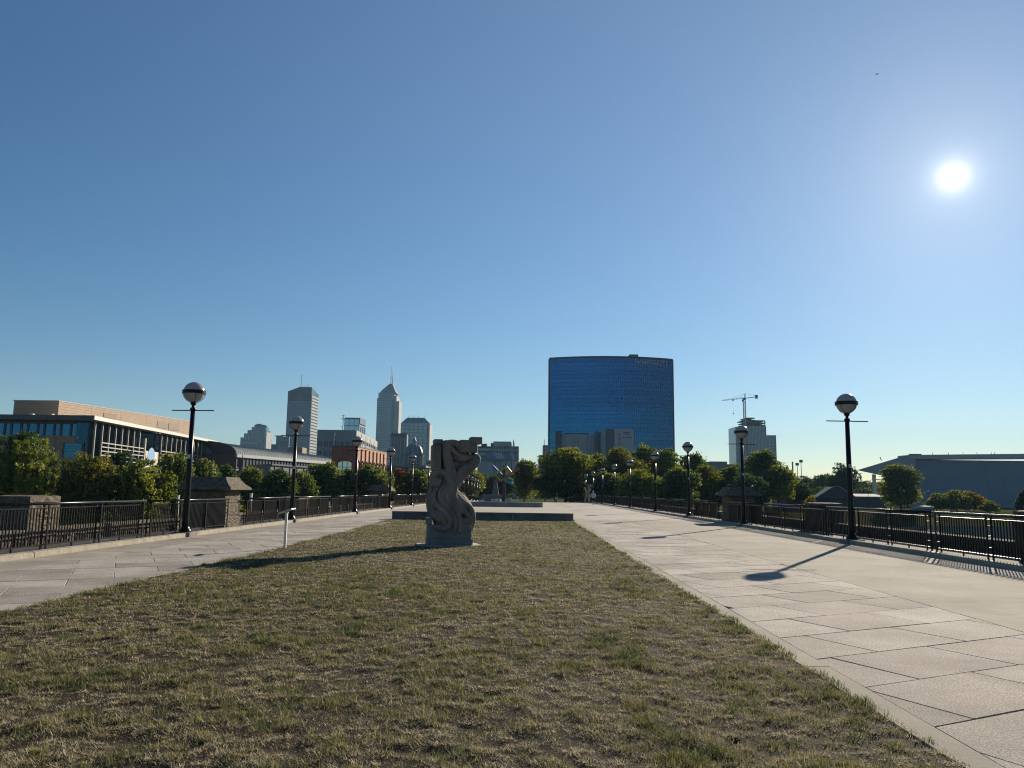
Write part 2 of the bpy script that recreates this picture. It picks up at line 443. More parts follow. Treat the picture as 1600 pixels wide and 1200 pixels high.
def grass_patch(name, n, ymin, ymax, hmin, hmax, width, seed, power, edge_only=False, litter=False):
    r = np.random.RandomState(seed)
    # more blades near the viewer's end, thinning with distance
    t = r.rand(n)
    if power == 1: y = ymin*(ymax/ymin)**t
    else:
        p = 1-power; y = (ymin**p + t*(ymax**p - ymin**p))**(1/p)
    e0 = lawn_edge(y)
    if edge_only:
        d = np.abs(r.normal(0, 0.13, n)); right = r.rand(n) < 0.6
        x = np.where(right, lawn_right(y) - d + 0.05, e0 + d - 0.05)
    else:
        x = e0 + r.rand(n)*(lawn_right(y)-e0)
    clump = vnoise(x, y, 0.17, 6)*0.5 + vnoise(x, y, 0.065, 7)*0.5       # follows the hummocks of the ground
    patch = vnoise(x, y, 0.95, 11)*0.25 + vnoise(x, y, 0.17, 12)*0.40 + vnoise(x, y, 0.09, 13)*0.15 + clump*0.20
    edge = np.minimum(x-e0, LX1-x)
    far = np.clip((y-8)/22, 0, 1)
    green = np.clip((patch-0.52)*3.6 + 0.22 + np.exp(-np.clip(edge, 0, None)/0.22)*0.40 + r.normal(0, 0.20, n) + 0.10*far, 0, 1)
    keep = (r.rand(n) < np.clip(0.66 + (clump-0.42)*3.8 + edge_only, 0.30, 1))
    x, y, green, edge, clump = x[keep], y[keep], green[keep], edge[keep], clump[keep]; n = len(x)
    h = (hmin + (hmax-hmin)*r.rand(n)**1.4)*(0.65 + 0.7*green)*(0.6 + 0.8*clump)
    if litter: green = np.clip(green*0.7 - 0.05, 0, 1)
    az = r.rand(n)*2*np.pi; lean = np.where(green > (0.9 if litter else 0.5), r.rand(n)*0.9, 0.55 + r.rand(n)*0.9)
    dirx, diry = np.cos(az)*np.sin(lean), np.sin(az)*np.sin(lean); dz = np.cos(lean)
    wd = width*(0.6+0.8*r.rand(n))*np.clip(y/7.0, 0.8, 5)**0.7
    pa = az + np.pi/2 + r.normal(0, 0.6, n)
    z0 = lawn_h(x, y) - 0.006
    b1 = np.stack([x-np.cos(pa)*wd, y-np.sin(pa)*wd, z0], -1)
    b2 = np.stack([x+np.cos(pa)*wd, y+np.sin(pa)*wd, z0], -1)
    mid = np.stack([x+dirx*h*0.5, y+diry*h*0.5, z0+dz*h*0.62], -1)
    tip = np.stack([x+dirx*h*1.15, y+diry*h*1.15, z0+dz*h*0.92], -1)
    mw = wd*0.7
    if litter:
        V = np.stack([b1, b2, tip], 1).reshape(-1, 3); F = np.arange(3*n).reshape(n, 3)
        return ob(name, np_mesh(name, V, F, MATS['grass_blades'], np.repeat(green, 3)))
    m1 = mid - np.stack([np.cos(pa)*mw, np.sin(pa)*mw, np.zeros(n)], -1)
    m2 = mid + np.stack([np.cos(pa)*mw, np.sin(pa)*mw, np.zeros(n)], -1)
    V = np.stack([b1, b2, m2, m1, tip], 1).reshape(-1, 3)
    o = np.arange(n)*5
    F = np.concatenate([np.stack([o, o+1, o+2], -1), np.stack([o, o+2, o+3], -1), np.stack([o+3, o+2, o+4], -1)])
    tint = np.repeat(green, 5)
    return ob(name, np_mesh(name, V, F, MATS['grass_blades'], tint))
leaf_mat('grass_blades', (0.56,0.475,0.305), (0.26,0.23,0.10), (0.046,0.08,0.02), 0.36)
for k, a in enumerate(((130000, 3.6, 13, 0.022, 0.062, 0.0027, 21, 1.35, False), (90000, 11, LY1-0.1, 0.022, 0.06, 0.0030, 22, 1.0, False), (11000, 3.6, LY1-0.1, 0.02, 0.045, 0.0024, 23, 1.0, True), (680000, 3.6, LY1-0.1, 0.022, 0.06, 0.0028, 24, 1.45, False, True))):
    go = grass_patch('grass', *a); go['kind'] = 'stuff'
    go['label'] = ('short dry grass over the near lawn', 'short dry grass over the far lawn', 'longer green grass along the lawn edges', 'flattened straw-coloured thatch covering the lawn')[k]; go['category'] = 'grass'
# tufts
def tufts(n, seed):
    r = np.random.RandomState(seed); Vs, Fs, T = [], [], []; o = 0
    for i in range(n):
        y = 3.8*(16/3.8)**r.rand(); x = LX0 + 0.2 + r.rand()*(LX1-LX0-0.4)
        m = r.randint(30, 70); rad = r.uniform(0.03, 0.09)
        px = x + r.normal(0, rad, m); py = y + r.normal(0, rad, m)
        h = r.uniform(0.035, 0.085)*(0.5+0.6*r.rand(m)); az = r.rand(m)*2*np.pi; le = np.abs(r.normal(0.35, 0.3, m))
        z0 = lawn_h(px, py)-0.005; wd = 0.0021*(1+0.05*y)
        pa = az+np.pi/2
        b1 = np.stack([px-np.cos(pa)*wd, py-np.sin(pa)*wd, z0], -1); b2 = np.stack([px+np.cos(pa)*wd, py+np.sin(pa)*wd, z0], -1)
        tip = np.stack([px+np.cos(az)*np.sin(le)*h, py+np.sin(az)*np.sin(le)*h, z0+np.cos(le)*h], -1)
        Vs.append(np.stack([b1, b2, tip], 1).reshape(-1, 3)); k = np.arange(m)*3 + o
        Fs.append(np.stack([k, k+1, k+2], -1)); o += 3*m
        T.append(np.repeat(np.clip(r.normal(r.uniform(0.55, 0.95), 0.12, m), 0, 1), 3))
    return np_mesh('grass', np.concatenate(Vs), np.concatenate(Fs), MATS['grass_blades'], np.concatenate(T))
go = ob('grass', tufts(620, 31)); go['kind'] = 'stuff'; go['label'] = 'scattered greener tufts standing above the dry lawn'; go['category'] = 'grass'

# lawn beyond the second ledge
far_grass = mat('far_lawn', (0.07,0.085,0.03), (0.12,0.10,0.05), 0.95, 1.2, 8, 0.6, 20)
struct('far_lawn', strip(-6.0, 2.0, 86, 150, 0.02, 6), far_grass)

# ================================================================ low ledges across the median
ledge_m = mat('ledge_concrete', (0.20,0.18,0.155), (0.12,0.11,0.095), 0.85, 1.5, 7, 0.5, 25)
def ledge(label, x0, x1, y, h, depth, nblk, material):
    t = thing('seat_ledge', label, 'ledge', ((x0+x1)/2, y, 0), group='low ledges across the median')
    L = (x1-x0)/nblk
    for k in range(nblk):
        a = x0-(x0+x1)/2 + k*L
        MB().box(a+0.006, a+L-0.006, 0, depth, -0.05, h-0.09).build('wall_block', material, t)
        MB().box(a+0.004, a+L-0.004, -0.05, depth+0.05, h-0.088, h).build('coping_stone', material, t)
    return t
ledge('long dark concrete ledge across the far end of the dry lawn', -7.35, 2.75, 43.35, 0.43, 0.55, 6, ledge_m)
ledge('farther pale jointed concrete ledge beyond the cross walk', -6.3, 1.95, 81, 0.50, 0.6, 5, mat('ledge_pale', (0.34,0.31,0.27), (0.26,0.24,0.21), 0.85, 1.5, 7, 0.4, 25))

# ================================================================ kerbs
def kerb(name, side):
    rnd = random.Random(9+side)
    k = struct(name, strip(min(side*10.96, side*11.2), max(side*10.96, side*11.2), 62, 232, 0.11, 8, 0.2), kerb_m)
    y = -4.0
    while y < 62:
        L = rnd.uniform(1.7, 2.3)
        if y+L > 62: L = 62-y
        x0, x1 = sorted((side*10.95, side*11.22))
        dz, dx = rnd.gauss(0, 0.004), rnd.gauss(0, 0.004)
        b = MB(); e = 0.02
        inner = x0 if side > 0 else x1
        b.prism([(x0+dx, 0.005), (x1+dx, 0.005), (x1+dx, L-0.005), (x0+dx, L-0.005)], -0.06, 0.10+dz)
        b.prism([(x0+dx+e, 0.012), (x1+dx-e, 0.012), (x1+dx-e, L-0.012), (x0+dx+e, L-0.012)], 0.10+dz, 0.122+dz)
        s = b.build('kerbstone', kerb_m, k); s.location = (0, y, 0)
        y += L
kerb('left_kerb', -1); kerb('right_kerb', 1)
verge_m = mat('verge_gravel', (0.20,0.18,0.15), (0.10,0.09,0.075), 0.95, 4, 8, 0.8, 30)
struct('left_verge', strip(-13.25, -11.225, -4, 232, 0.085, 6), verge_m)
struct('right_verge', strip(11.225, 13.25, -4, 232, 0.085, 6), verge_m)

# ================================================================ old stone parapets and piers
def rough_block(x0, x1, y0, y1, z0, z1, amp, seed, cell=0.16):
    """rock-faced block: every face gridded and pushed in and out"""
    r = random.Random(seed)
    import bmesh
    bm = bmesh.new(); bmesh.ops.create_cube(bm, size=1.0)
    cuts = max(1, min(10, int(max(x1-x0, y1-y0, z1-z0)/cell)))
    bmesh.ops.subdivide_edges(bm, edges=bm.edges[:], cuts=cuts, use_grid_fill=True)
    for v in bm.verts:
        on = [abs(abs(c)-0.5) < 1e-4 for c in v.co]
        if sum(on) == 1:
            v.co += Vector([(c*2*r.uniform(-0.2, 1)*amp/max(d, 0.1) if o else r.uniform(-0.02, 0.02)) for c, o, d in zip(v.co, on, (x1-x0, y1-y0, z1-z0))])
        elif sum(on) == 2:
            v.co *= 1 - r.uniform(0, 0.012)
    for v in bm.verts:
        v.co = Vector((x0+(v.co.x+0.5)*(x1-x0), y0+(v.co.y+0.5)*(y1-y0), z0+(v.co.z+0.5)*(z1-z0)))
    me = bpy.data.meshes.new('stone'); bm.to_mesh(me); bm.free(); me.materials.append(rock_stone)
    return me
def parapet(side, label):
    t = thing('stone_parapet', label, 'parapet', (0, 0, 0))
    meshes = [rough_block(-0.22, 0.22, 0.006, 1.494, 0.0, 0.46, 0.02, k) for k in range(4)]
    rnd = random.Random(40+side); y = 4.0; k = 0
    while y < 232:
        if y < 70:
            ob('stone', meshes[rnd.randrange(4)], t, (side*12.72, y, 0.03))
            y += 1.5
        else: break
    MB_far = strip(min(side*12.5, side*12.94), max(side*12.5, side*12.94), y, 232, 0.48, 8, 0.5)
    MB_far.build('wall', rock_stone, t)
parapet(-1, 'low rough stone parapet behind the left railing')
parapet(1, 'low rough stone parapet behind the right railing')

def roofed_pier(side, y, label):
    t = thing('stone_pier', label, 'pier', (side*12.3, y, 0), group='roofed stone piers')
    for j in range(3):                                            # three courses
        z0, z1 = 0.0+j*0.5, 0.494+j*0.5
        e = 0.06 if j == 0 else 0.0
        ob('stone', rough_block(-0.72-e, 0.72+e, -0.80-e, 0.80+e, z0, z1, 0.025, 70+j+int(y)), t)
    prof = [(1.0, 1.10, 1.50), (1.06, 1.16, 1.53), (1.03, 1.12, 1.62), (0.86, 0.94, 1.74), (0.72, 0.78, 1.92), (0.68, 0.72, 2.02)]
    b = MB()
    for a, c, z in prof: b.v += [(-a,-c,z), (a,-c,z), (a,c,z), (-a,c,z)]
    b.f.append((3,2,1,0))
    for i in range(len(prof)-1):
        for k in range(4): b.f.append((i*4+k, i*4+(k+1)%4, i*4+4+(k+1)%4, i*4+4+k))
    n = (len(prof)-1)*4; b.f.append((n, n+1, n+2, n+3))
    b.build('cap', rock_stone, t)
    return t
roofed_pier(-1, 30.75, 'roofed stone pier breaking the left railing beside the nearest left lamp')
roofed_pier(-1, 66.6, 'farther roofed stone pier of the left railing, among the bushes')
roofed_pier(1, 44.9, 'roofed stone pier breaking the right railing behind the second right lamp')
def low_pier(side, y, L, h, label):
    t = thing('stone_block_pier', label, 'pier', (side*12.95, y, 0), group='low square stone piers')
    for j in range(2):
        z0 = 0.0 if j == 0 else h*0.55
        z1 = h*0.55-0.006 if j == 0 else h
        ob('stone', rough_block(-0.48, 0.48, -L/2, L/2, z0, z1, 0.03, 90+j+int(y)), t)
    return t
low_pier(-1, 20.1, 1.3, 1.32, 'square rough stone block behind the left railing at the frame edge')
low_pier(-1, 44.0, 2.2, 1.16, 'low stone block behind the left railing near the second lamp')
low_pier(1, 33.9, 1.9, 1.27, 'low stone block behind the right railing left of the nearest lamp')
low_pier(1, 19.3, 1.6, 1.27, 'low stone block behind the right railing at the frame edge')

# ================================================================ railings
RX, RTOP = 11.42, 1.18
def post_mesh():
    b = MB()
    for s in (-1, 1): b.box(s*0.062-0.012, s*0.062+0.012, -0.03, 0.03, 0.08, RTOP-0.04)
    return b.mesh('post', black)
def rung_mesh():
    return MB().box(-0.05, 0.05, -0.012, 0.012, -0.01, 0.01).mesh('rung', black)
POST, RUNG = post_mesh(), rung_mesh()
BAL = MB().box(-0.012, 0.012, -0.012, 0.012, 0.21, RTOP-0.12).mesh('baluster', black)
STUB = MB().box(-0.015, 0.015, -0.02, 0.02, 0.08, 0.20).mesh('foot', black)
def railing(side, posts, label, detail):
    y0, y1 = posts[0], posts[-1]
    z = deck_z((y0+y1)/2)
    t = thing('railing', label, 'railing', (side*RX, y0, z), group='black railing panels along the bridge')
    for k, p in enumerate(posts):
        o = ob('post', POST, t, (0, p-y0, 0))
        if detail:
            for zz in (0.38, 0.66, 0.92): ob('rung', RUNG, o, (0, 0, zz))
    L = y1-y0
    MB().tube([(0,-0.26,RTOP-0.01),(0,L+0.26,RTOP-0.01)], 0.036, 10).build('handrail', black, t, True)
    MB().box(-0.022, 0.022, 0, L, RTOP-0.13, RTOP-0.105).build('upper_rail', black, t)
    MB().box(-0.022, 0.022, 0, L, 0.19, 0.215).build('lower_rail', black, t)
    far = MB()
    for a, b in zip(posts[:-1], posts[1:]):
        n = 19
        for k in range(1, n+1):
            yy = a-y0 + (b-a)*k/(n+1)
            if detail: ob('baluster', BAL, t, (0, yy, 0))
            else: far.box(-0.008, 0.008, yy-0.008, yy+0.008, 0.21, RTOP-0.12)
        if detail: ob('foot', STUB, t, (0, (a+b)/2-y0, 0))
    if far.v:
        far.build('balusters', black, t, kind='stuff')
def run(side, sections, word):
    for k, (a, b, d) in enumerate(sections):
        n = max(1, round((b-a)/2.35))
        posts = [a+(b-a)*i/n for i in range(n+1)]
        railing(side, posts, '%s black railing panel from the viewer on the %s side' % (ordinal(k) if k < 15 else 'far', word), d)
secL, y = [], 8.45
edges = [8.45, 15.9, 23.35]
for a in edges: secL.append((a+0.25, (a+7.45-0.25) if a < 23 else 29.72, True))
for a in (31.8,): secL.append((a, 38.0, True))
for k, a in enumerate((38.25, 45.7, 53.15)): secL.append((a+0.25, a+7.2, k < 2))
secL.append((60.85, 65.4, False)); 
for k in range(6): secL.append((67.9+k*7.5, 75.15+k*7.5, False))
run(-1, secL, 'left')
secR = [(6.9+0.25+0, 14.15, True), (14.65, 21.75, True), (22.25, 29.35, True), (29.85, 36.95, True), (37.45, 43.7, True), (46.1, 52.2, True)]
for k in range(8): secR.append((52.7+k*7.55, 59.8+k*7.55, False))
run(1, secR, 'right')
for side, y0 in ((-1, 113.2), (1, 113.2)):                       # far end of the bridge, read as one dark line
    b = MB()
    t = thing('railing', 'far end of the %s black railing beyond the crest' % ('left' if side < 0 else 'right'), 'railing', (side*RX, y0, 0), group='black railing panels along the bridge')
    prev = None
    far = MB(); rails = MB()
    for k in range(41):
        yy = k*2.5; zz = deck_z(y0+yy)
        far.box(-0.06, 0.06, yy-0.03, yy+0.03, zz+0.08, zz+RTOP)
        if k < 40:
            z2 = deck_z(y0+yy+2.5)
            rails.beam((0, yy, zz+RTOP), (0, yy+2.5, z2+RTOP), 0.07)
            rails.beam((0, yy, zz+0.2), (0, yy+2.5, z2+0.2), 0.04)
            for q in range(1, 12): far.box(-0.008, 0.008, yy+q*0.208-0.01, yy+q*0.208+0.01, zz+0.2, zz+RTOP-0.05)
    rails.build('rails', black, t); far.build('balusters', black, t, kind='stuff')

# ================================================================ globe lamps
globe_m = bpy.data.materials.new('opal_globe'); globe_m.use_nodes = True
n_, l_ = globe_m.node_tree.nodes, globe_m.node_tree.links
pb = n_['Principled BSDF']; pb.inputs['Base Color'].default_value = (0.33,0.33,0.33,1); pb.inputs['Roughness'].default_value = 0.18
tl = n_.new('ShaderNodeBsdfTranslucent'); tl.inputs['Color'].default_value = (0.85,0.83,0.78,1)
mx = n_.new('ShaderNodeMixShader'); mx.inputs[0].default_value = 0.15
l_.new(pb.outputs[0], mx.inputs[1]); l_.new(tl.outputs[0], mx.inputs[2]); l_.new(mx.outputs[0], n_['Material Output'].inputs['Surface'])
def make_lamp():
    t = thing('street_lamp', 'x', 'street lamp', (0,0,0), group='globe lamps along the bridge')
    MB().box(-0.30, 0.30, -0.30, 0.30, -0.02, 0.145).build('plinth', plinth_stone, t)
    MB().lathe([(0.19,0.145),(0.19,0.20),(0.155,0.23),(0.13,0.30),(0.105,0.34)], 20).build('base', black, t, True)
    MB().lathe([(0.105,0.34),(0.10,0.5),(0.088,2.2),(0.072,4.16)], 18).build('pole', black, t, True)
    c = MB().lathe([(0.072,4.16),(0.095,4.18),(0.095,4.24),(0.05,4.27),(0.05,4.33),(0.09,4.37),(0.10,4.42),(0.075,4.46)], 18).build('collar', black, t, True)
    MB().box(-0.72, 0.72, -0.016, 0.016, 4.145, 4.178).build('banner_arm', black, t)
    MB().box(-0.05, 0.05, -0.085, -0.06, 2.55, 2.68).build('access_plate', steel, t)
    zc, r = 4.78, 0.345
    prof = [(max(r*math.sin(math.pi*k/20), 0.002), zc - r*math.cos(math.pi*k/20)) for k in range(21)]
    gl = MB().lathe(prof, 32).build('globe', globe_m, t, True)
    bd = MB(); n = 32
    for rr, z in ((0.35, zc-0.06), (0.378, zc-0.06), (0.378, zc+0.06), (0.35, zc+0.06)):
        bd.v += [(rr*math.cos(k*2*math.pi/n), rr*math.sin(k*2*math.pi/n), z) for k in range(n)]
    for i in range(4):
        for k in range(n):
            bd.f.append((i*n+k, i*n+(k+1)%n, ((i+1)%4)*n+(k+1)%n, ((i+1)%4)*n+k))
    bd.build('band', black, t)
    for q in range(4):
        a = R(35+90*q)
        pts = [((r+0.02)*math.sin(th)*math.cos(a), (r+0.02)*math.sin(th)*math.sin(a), zc-(r+0.02)*math.cos(th)) for th in [R(8+82*i/8) for i in range(9)]]
        MB().tube(pts, 0.008, 5).build('cage_rib', black, t, True)
    return t
lampR = [26.8, 39.8, 52.9, 66.3, 82.0, 96.0, 111.0, 126.0, 141.5, 155.5, 172.0, 186.5, 200.0, 216.0]
lampL = [25.6, 37.3, 51.2, 64.4, 77.0, 90.5, 104.0, 117.5, 130.5, 142.6, 153.5, 164.5, 174.0, 184.0, 194.0]
proto = make_lamp(); first = True
rl = random.Random(2)
for word, side, ysn in (('left', -1, lampL), ('right', 1, lampR)):
    for k, y in enumerate(ysn):
        lab = '%s globe lamp from the viewer in the row along the %s railing' % (ordinal(k), word)
        if k == 0: lab = 'nearest globe lamp on a black pole at the %s railing' % word
        loc = (side*11.16, y, deck_z(y))
        if first: proto.location = loc; proto['label'] = lab; o = proto; first = False
        else: o = copy_tree(proto, loc, lab)
        o.rotation_euler = (rl.gauss(0, 0.002), rl.gauss(0, 0.003), R(2)*rl.uniform(-1, 1))

# ================================================================ carved limestone sculpture
def surface_nets(D, origin, h):
    """mesh of the zero level of a distance grid"""
    S = D < 0
    c = np.zeros(tuple(s-1 for s in D.shape), int)
    for i in (0, 1):
        for j in (0, 1):
            for k in (0, 1): c += S[i:D.shape[0]-1+i, j:D.shape[1]-1+j, k:D.shape[2]-1+k]
    act = (c > 0) & (c < 8)
    ids = -np.ones(c.shape, int); ids[act] = np.arange(act.sum())
    I, J, K = np.nonzero(act)
    acc = np.zeros((len(I), 3)); cnt = np.zeros(len(I))
    cor = [(i, j, k) for i in (0,1) for j in (0,1) for k in (0,1)]
    for a in range(8):
        for b in range(a+1, 8):
            A, B = cor[a], cor[b]
            if sum(abs(A[q]-B[q]) for q in range(3)) != 1: continue
            da = D[I+A[0], J+A[1], K+A[2]]; db = D[I+B[0], J+B[1], K+B[2]]
            x = (da < 0) != (db < 0)
            t = np.where(x, da/np.where(x, da-db, 1), 0)
            for q in range(3): acc[:, q] += np.where(x, A[q]+t*(B[q]-A[q]), 0)
            cnt += x
    V = (np.stack([I, J, K], -1) + acc/cnt[:, None])*h + np.array(origin)
    F = []
    for ax in range(3):
        sl0 = [slice(None)]*3; sl1 = [slice(None)]*3; sl0[ax] = slice(0, -1); sl1[ax] = slice(1, None)
        a, b = S[tuple(sl0)], S[tuple(sl1)]
        cr = np.argwhere(a != b); o1, o2 = (ax+1) % 3, (ax+2) % 3
        ok = (cr[:, o1] > 0) & (cr[:, o2] > 0) & (cr[:, o1] < D.shape[o1]-1) & (cr[:, o2] < D.shape[o2]-1)
        cr = cr[ok]; sgn = a[tuple(cr.T)]
        def cell(d1, d2):
            q = cr.copy(); q[:, o1] -= d1; q[:, o2] -= d2
            return ids[q[:, 0], q[:, 1], q[:, 2]]
        q = np.stack([cell(1,1), cell(0,1), cell(0,0), cell(1,0)], -1)
        q[~sgn] = q[~sgn][:, ::-1]
        F.append(q)
    F = np.concatenate(F)
    return V, F[(F >= 0).all(1)]

CU_ = 0.003014
def U(cx): return (cx-356)*CU_
def Vv(cy): return (1125-cy)*CU_
HS = 0.017
gx = np.arange(-0.82, 1.02, HS); gyy = np.arange(-0.56, 0.56, HS); gz = np.arange(0.30, 3.2, HS)
GX, GY, GZ = np.meshgrid(gx, gyy, gz, indexing='ij')
def catmull(P, n=5):
    P = np.array(P, float); P = np.vstack([2*P[0]-P[1], P, 2*P[-1]-P[-2]]); out = []
    for i in range(1, len(P)-2):
        for t in np.linspace(0, 1, n, endpoint=False):
            out.append(0.5*((2*P[i]) + (-P[i-1]+P[i+1])*t + (2*P[i-1]-5*P[i]+4*P[i+1]-P[i+2])*t*t + (-P[i-1]+3*P[i]-3*P[i+1]+P[i+2])*t**3))
    out.append(P[-2]); return np.array(out)
def strand(D, pts, k=0.012, flat=1.0):
    """union with a tapering limb through (crop x, crop y, depth m, radius m)"""
    Q = catmull([(U(a), w, Vv(b), r) for a, b, w, r in pts])
    best = None
    lo = Q[:, :3].min(0)-Q[:, 3].max()-0.08; hi = Q[:, :3].max(0)+Q[:, 3].max()+0.08
    sx = slice(*np.searchsorted(gx, (lo[0], hi[0]))); sy = slice(*np.searchsorted(gyy, (lo[1], hi[1]))); sz = slice(*np.searchsorted(gz, (lo[2], hi[2])))
    x, y, z = GX[sx,sy,sz], GY[sx,sy,sz], GZ[sx,sy,sz]
    best = np.full(x.shape, 9.0)
    for a, b in zip(Q[:-1], Q[1:]):
        d = b[:3]-a[:3]; L = max(d@d, 1e-9)
        t = np.clip(((x-a[0])*d[0]+(y-a[1])*d[1]+(z-a[2])*d[2])/L, 0, 1)
        q = np.sqrt((x-a[0]-t*d[0])**2 + ((y-a[1]-t*d[1])*flat)**2 + (z-a[2]-t*d[2])**2) - (a[3]+t*(b[3]-a[3]))
        best = np.minimum(best, q)
    cur = D[sx,sy,sz]
    hh = np.clip(0.5+0.5*(cur-best)/k, 0, 1)
    D[sx,sy,sz] = cur*(1-hh)+best*hh - k*hh*(1-hh)
D = np.full(GX.shape, 9.0)
# core masses (set back), then limbs in front of them
strand(D, [(300,180,0.05,0.17),(320,330,0.05,0.17),(330,470,0.05,0.22),(300,600,0.05,0.30),(300,720,0.05,0.36),(310,820,0.05,0.38),(340,930,0.05,0.34)], 0.05)
strand(D, [(420,640,0.05,0.16),(500,740,0.05,0.20),(530,840,0.05,0.20),(520,930,0.05,0.18)], 0.05)
strand(D, [(320,160,0.10,0.15),(420,180,0.10,0.15),(520,190,0.08,0.13)], 0.03)
strand(D, [(330,330,0.10,0.15),(400,340,0.08,0.14),(450,300,0.06,0.13),(520,285,0.05,0.10)], 0.03)
# long central limb from the arch at the top down through the waist
strand(D, [(305,140,-0.10,0.12),(300,200,-0.16,0.14),(325,320,-0.18,0.15),(360,440,-0.18,0.16),(375,560,-0.16,0.155),(365,660,-0.17,0.13),(420,780,-0.24,0.10),(445,900,-0.34,0.085),(440,985,-0.40,0.055)])
# crease limb beside it
strand(D, [(330,200,-0.22,0.03),(335,300,-0.25,0.07),(375,420,-0.27,0.085),(392,540,-0.26,0.09),(395,650,-0.24,0.075),(440,720,-0.26,0.06),(475,800,-0.26,0.05)])
# arch over the top
strand(D, [(300,150,-0.10,0.12),(350,128,-0.12,0.10),(420,140,-0.10,0.11),(455,190,-0.06,0.12)])
strand(D, [(345,170,-0.20,0.05),(380,215,-0.22,0.075),(430,245,-0.18,0.08),(470,250,-0.1,0.08)])
# forearm across
strand(D, [(385,255,-0.02,0.12),(470,275,-0.10,0.115),(548,262,-0.08,0.105)], 0.01)
# raised right limb ending in a curl
strand(D, [(395,560,-0.10,0.13),(430,478,-0.12,0.175),(490,405,-0.12,0.175),(560,348,-0.11,0.155),(602,302,-0.10,0.14),(610,268,-0.09,0.115),(586,262,-0.14,0.07)])
strand(D, [(430,420,0.0,0.10),(480,330,0.04,0.11),(545,290,0.06,0.10)], 0.02)
strand(D, [(540,262,0.0,0.10),(585,250,0.0,0.09)], 0.02)
# scroll at the left
strand(D, [(340,520,-0.20,0.09),(310,440,-0.22,0.10),(235,415,-0.22,0.10),(180,455,-0.22,0.10),(180,520,-0.24,0.09),(215,540,-0.27,0.075),(245,505,-0.29,0.06)], 0.008)
strand(D, [(205,490,-0.18,0.12),(225,515,-0.22,0.10)], 0.01)
# flowing locks over the lower body
strand(D, [(235,560,-0.18,0.05),(190,640,-0.22,0.085),(205,720,-0.27,0.085),(290,790,-0.31,0.08),(345,850,-0.38,0.078),(348,915,-0.43,0.075),(300,958,-0.44,0.065),(235,952,-0.43,0.055),(205,938,-0.42,0.04)], 0.008)
strand(D, [(170,570,-0.10,0.06),(155,660,-0.15,0.09),(165,760,-0.19,0.12),(200,830,-0.22,0.10),(250,880,-0.26,0.07)], 0.01)
strand(D, [(260,570,-0.24,0.035),(240,640,-0.28,0.05),(280,710,-0.31,0.06),(340,770,-0.34,0.065),(390,850,-0.38,0.065),(398,940,-0.41,0.06),(388,1000,-0.41,0.045)], 0.008)
strand(D, [(310,600,-0.25,0.06),(330,690,-0.29,0.07),(385,760,-0.31,0.065),(430,840,-0.33,0.055),(425,930,-0.32,0.045)], 0.008)
# outer right sweep
strand(D, [(425,640,-0.10,0.08),(480,705,-0.12,0.10),(550,765,-0.13,0.105),(580,840,-0.14,0.095),(575,920,-0.12,0.08),(560,985,-0.08,0.055)], 0.01)
strand(D, [(400,660,-0.20,0.07),(470,760,-0.24,0.08),(540,850,-0.24,0.07),(565,920,-0.20,0.055),(560,975,-0.14,0.035)], 0.008)
strand(D, [(480,640,0.15,0.10),(560,770,0.18,0.13),(575,880,0.15,0.12),(545,980,0.1,0.08)], 0.03)
# weathering
D += 0.004*(np.sin(GX*37+GZ*11)*np.sin(GZ*29+GY*17)*np.sin(GY*31+GX*7))
Vs_, Fs_ = surface_nets(D, (gx[0], gyy[0], gz[0]), HS)
sc = thing('stone_sculpture', 'tall carved limestone sculpture of flowing forms and blocks on the lawn', 'sculpture', (-2.20, 22.95, 0.0), R(12.5))
pad_m = mat('pad_concrete', (0.48,0.45,0.40), (0.36,0.34,0.30), 0.85, 3, 6, 0.4, 40)
MB().prism([(-0.90,-0.50),(0.90,-0.50),(0.90,0.62),(-0.90,0.62)], -0.05, 0.042).build('pad', pad_m, sc)
fig = ob('carved_figure', np_mesh('carved_figure', Vs_, Fs_, sculpt_stone, smooth=True), sc)
def blk(x0, x1, y0, y1, w0, w1, material, name='stone_block', bev=0.02, tilt=0.0):
    import bmesh
    bm = bmesh.new(); bmesh.ops.create_cube(bm, size=1)
    a, b, c, d = U(x0), U(x1), Vv(y1), Vv(y0)
    for v in bm.verts:
        v.co = Vector(((v.co.x+0.5)*(b-a)+a, (v.co.y+0.5)*(w1-w0)+w0, (v.co.z+0.5)*(d-c)+c))
    bmesh.ops.bevel(bm, geom=bm.edges[:], offset=bev, segments=2, affect='EDGES', profile=0.6)
    me = bpy.data.meshes.new(name); bm.to_mesh(me); bm.free(); me.materials.append(material)
    o = ob(name, me, sc); o.rotation_euler = (0, 0, tilt)
    return o
blk(143, 570, 1052, 1108, -0.46, 0.46, plinth_stone, 'plinth', 0.012)
blk(150, 560, 922, 1050, -0.40, 0.42, plinth_stone, 'plinth', 0.012)
blk(135, 180, 855, 921, -0.30, 0.30, plinth_stone, 'stone_block', 0.012)
blk(465, 556, 858, 921, -0.33, 0.30, sculpt_stone, 'stone_block', 0.015)
blk(166, 252, 152, 402, -0.30, 0.26, sculpt_stone, 'stone_block', 0.03)
blk(255, 300, 170, 420, -0.05, 0.24, sculpt_stone, 'stone_block', 0.02)
blk(182, 276, 94, 149, -0.20, 0.22, sculpt_stone, 'stone_block', 0.05)
blk(438, 608, 98, 222, -0.32, 0.20, sculpt_stone, 'stone_block', 0.022)
blk(538, 650, 68, 136, -0.38, 0.10, sculpt_stone, 'stone_block', 0.022)

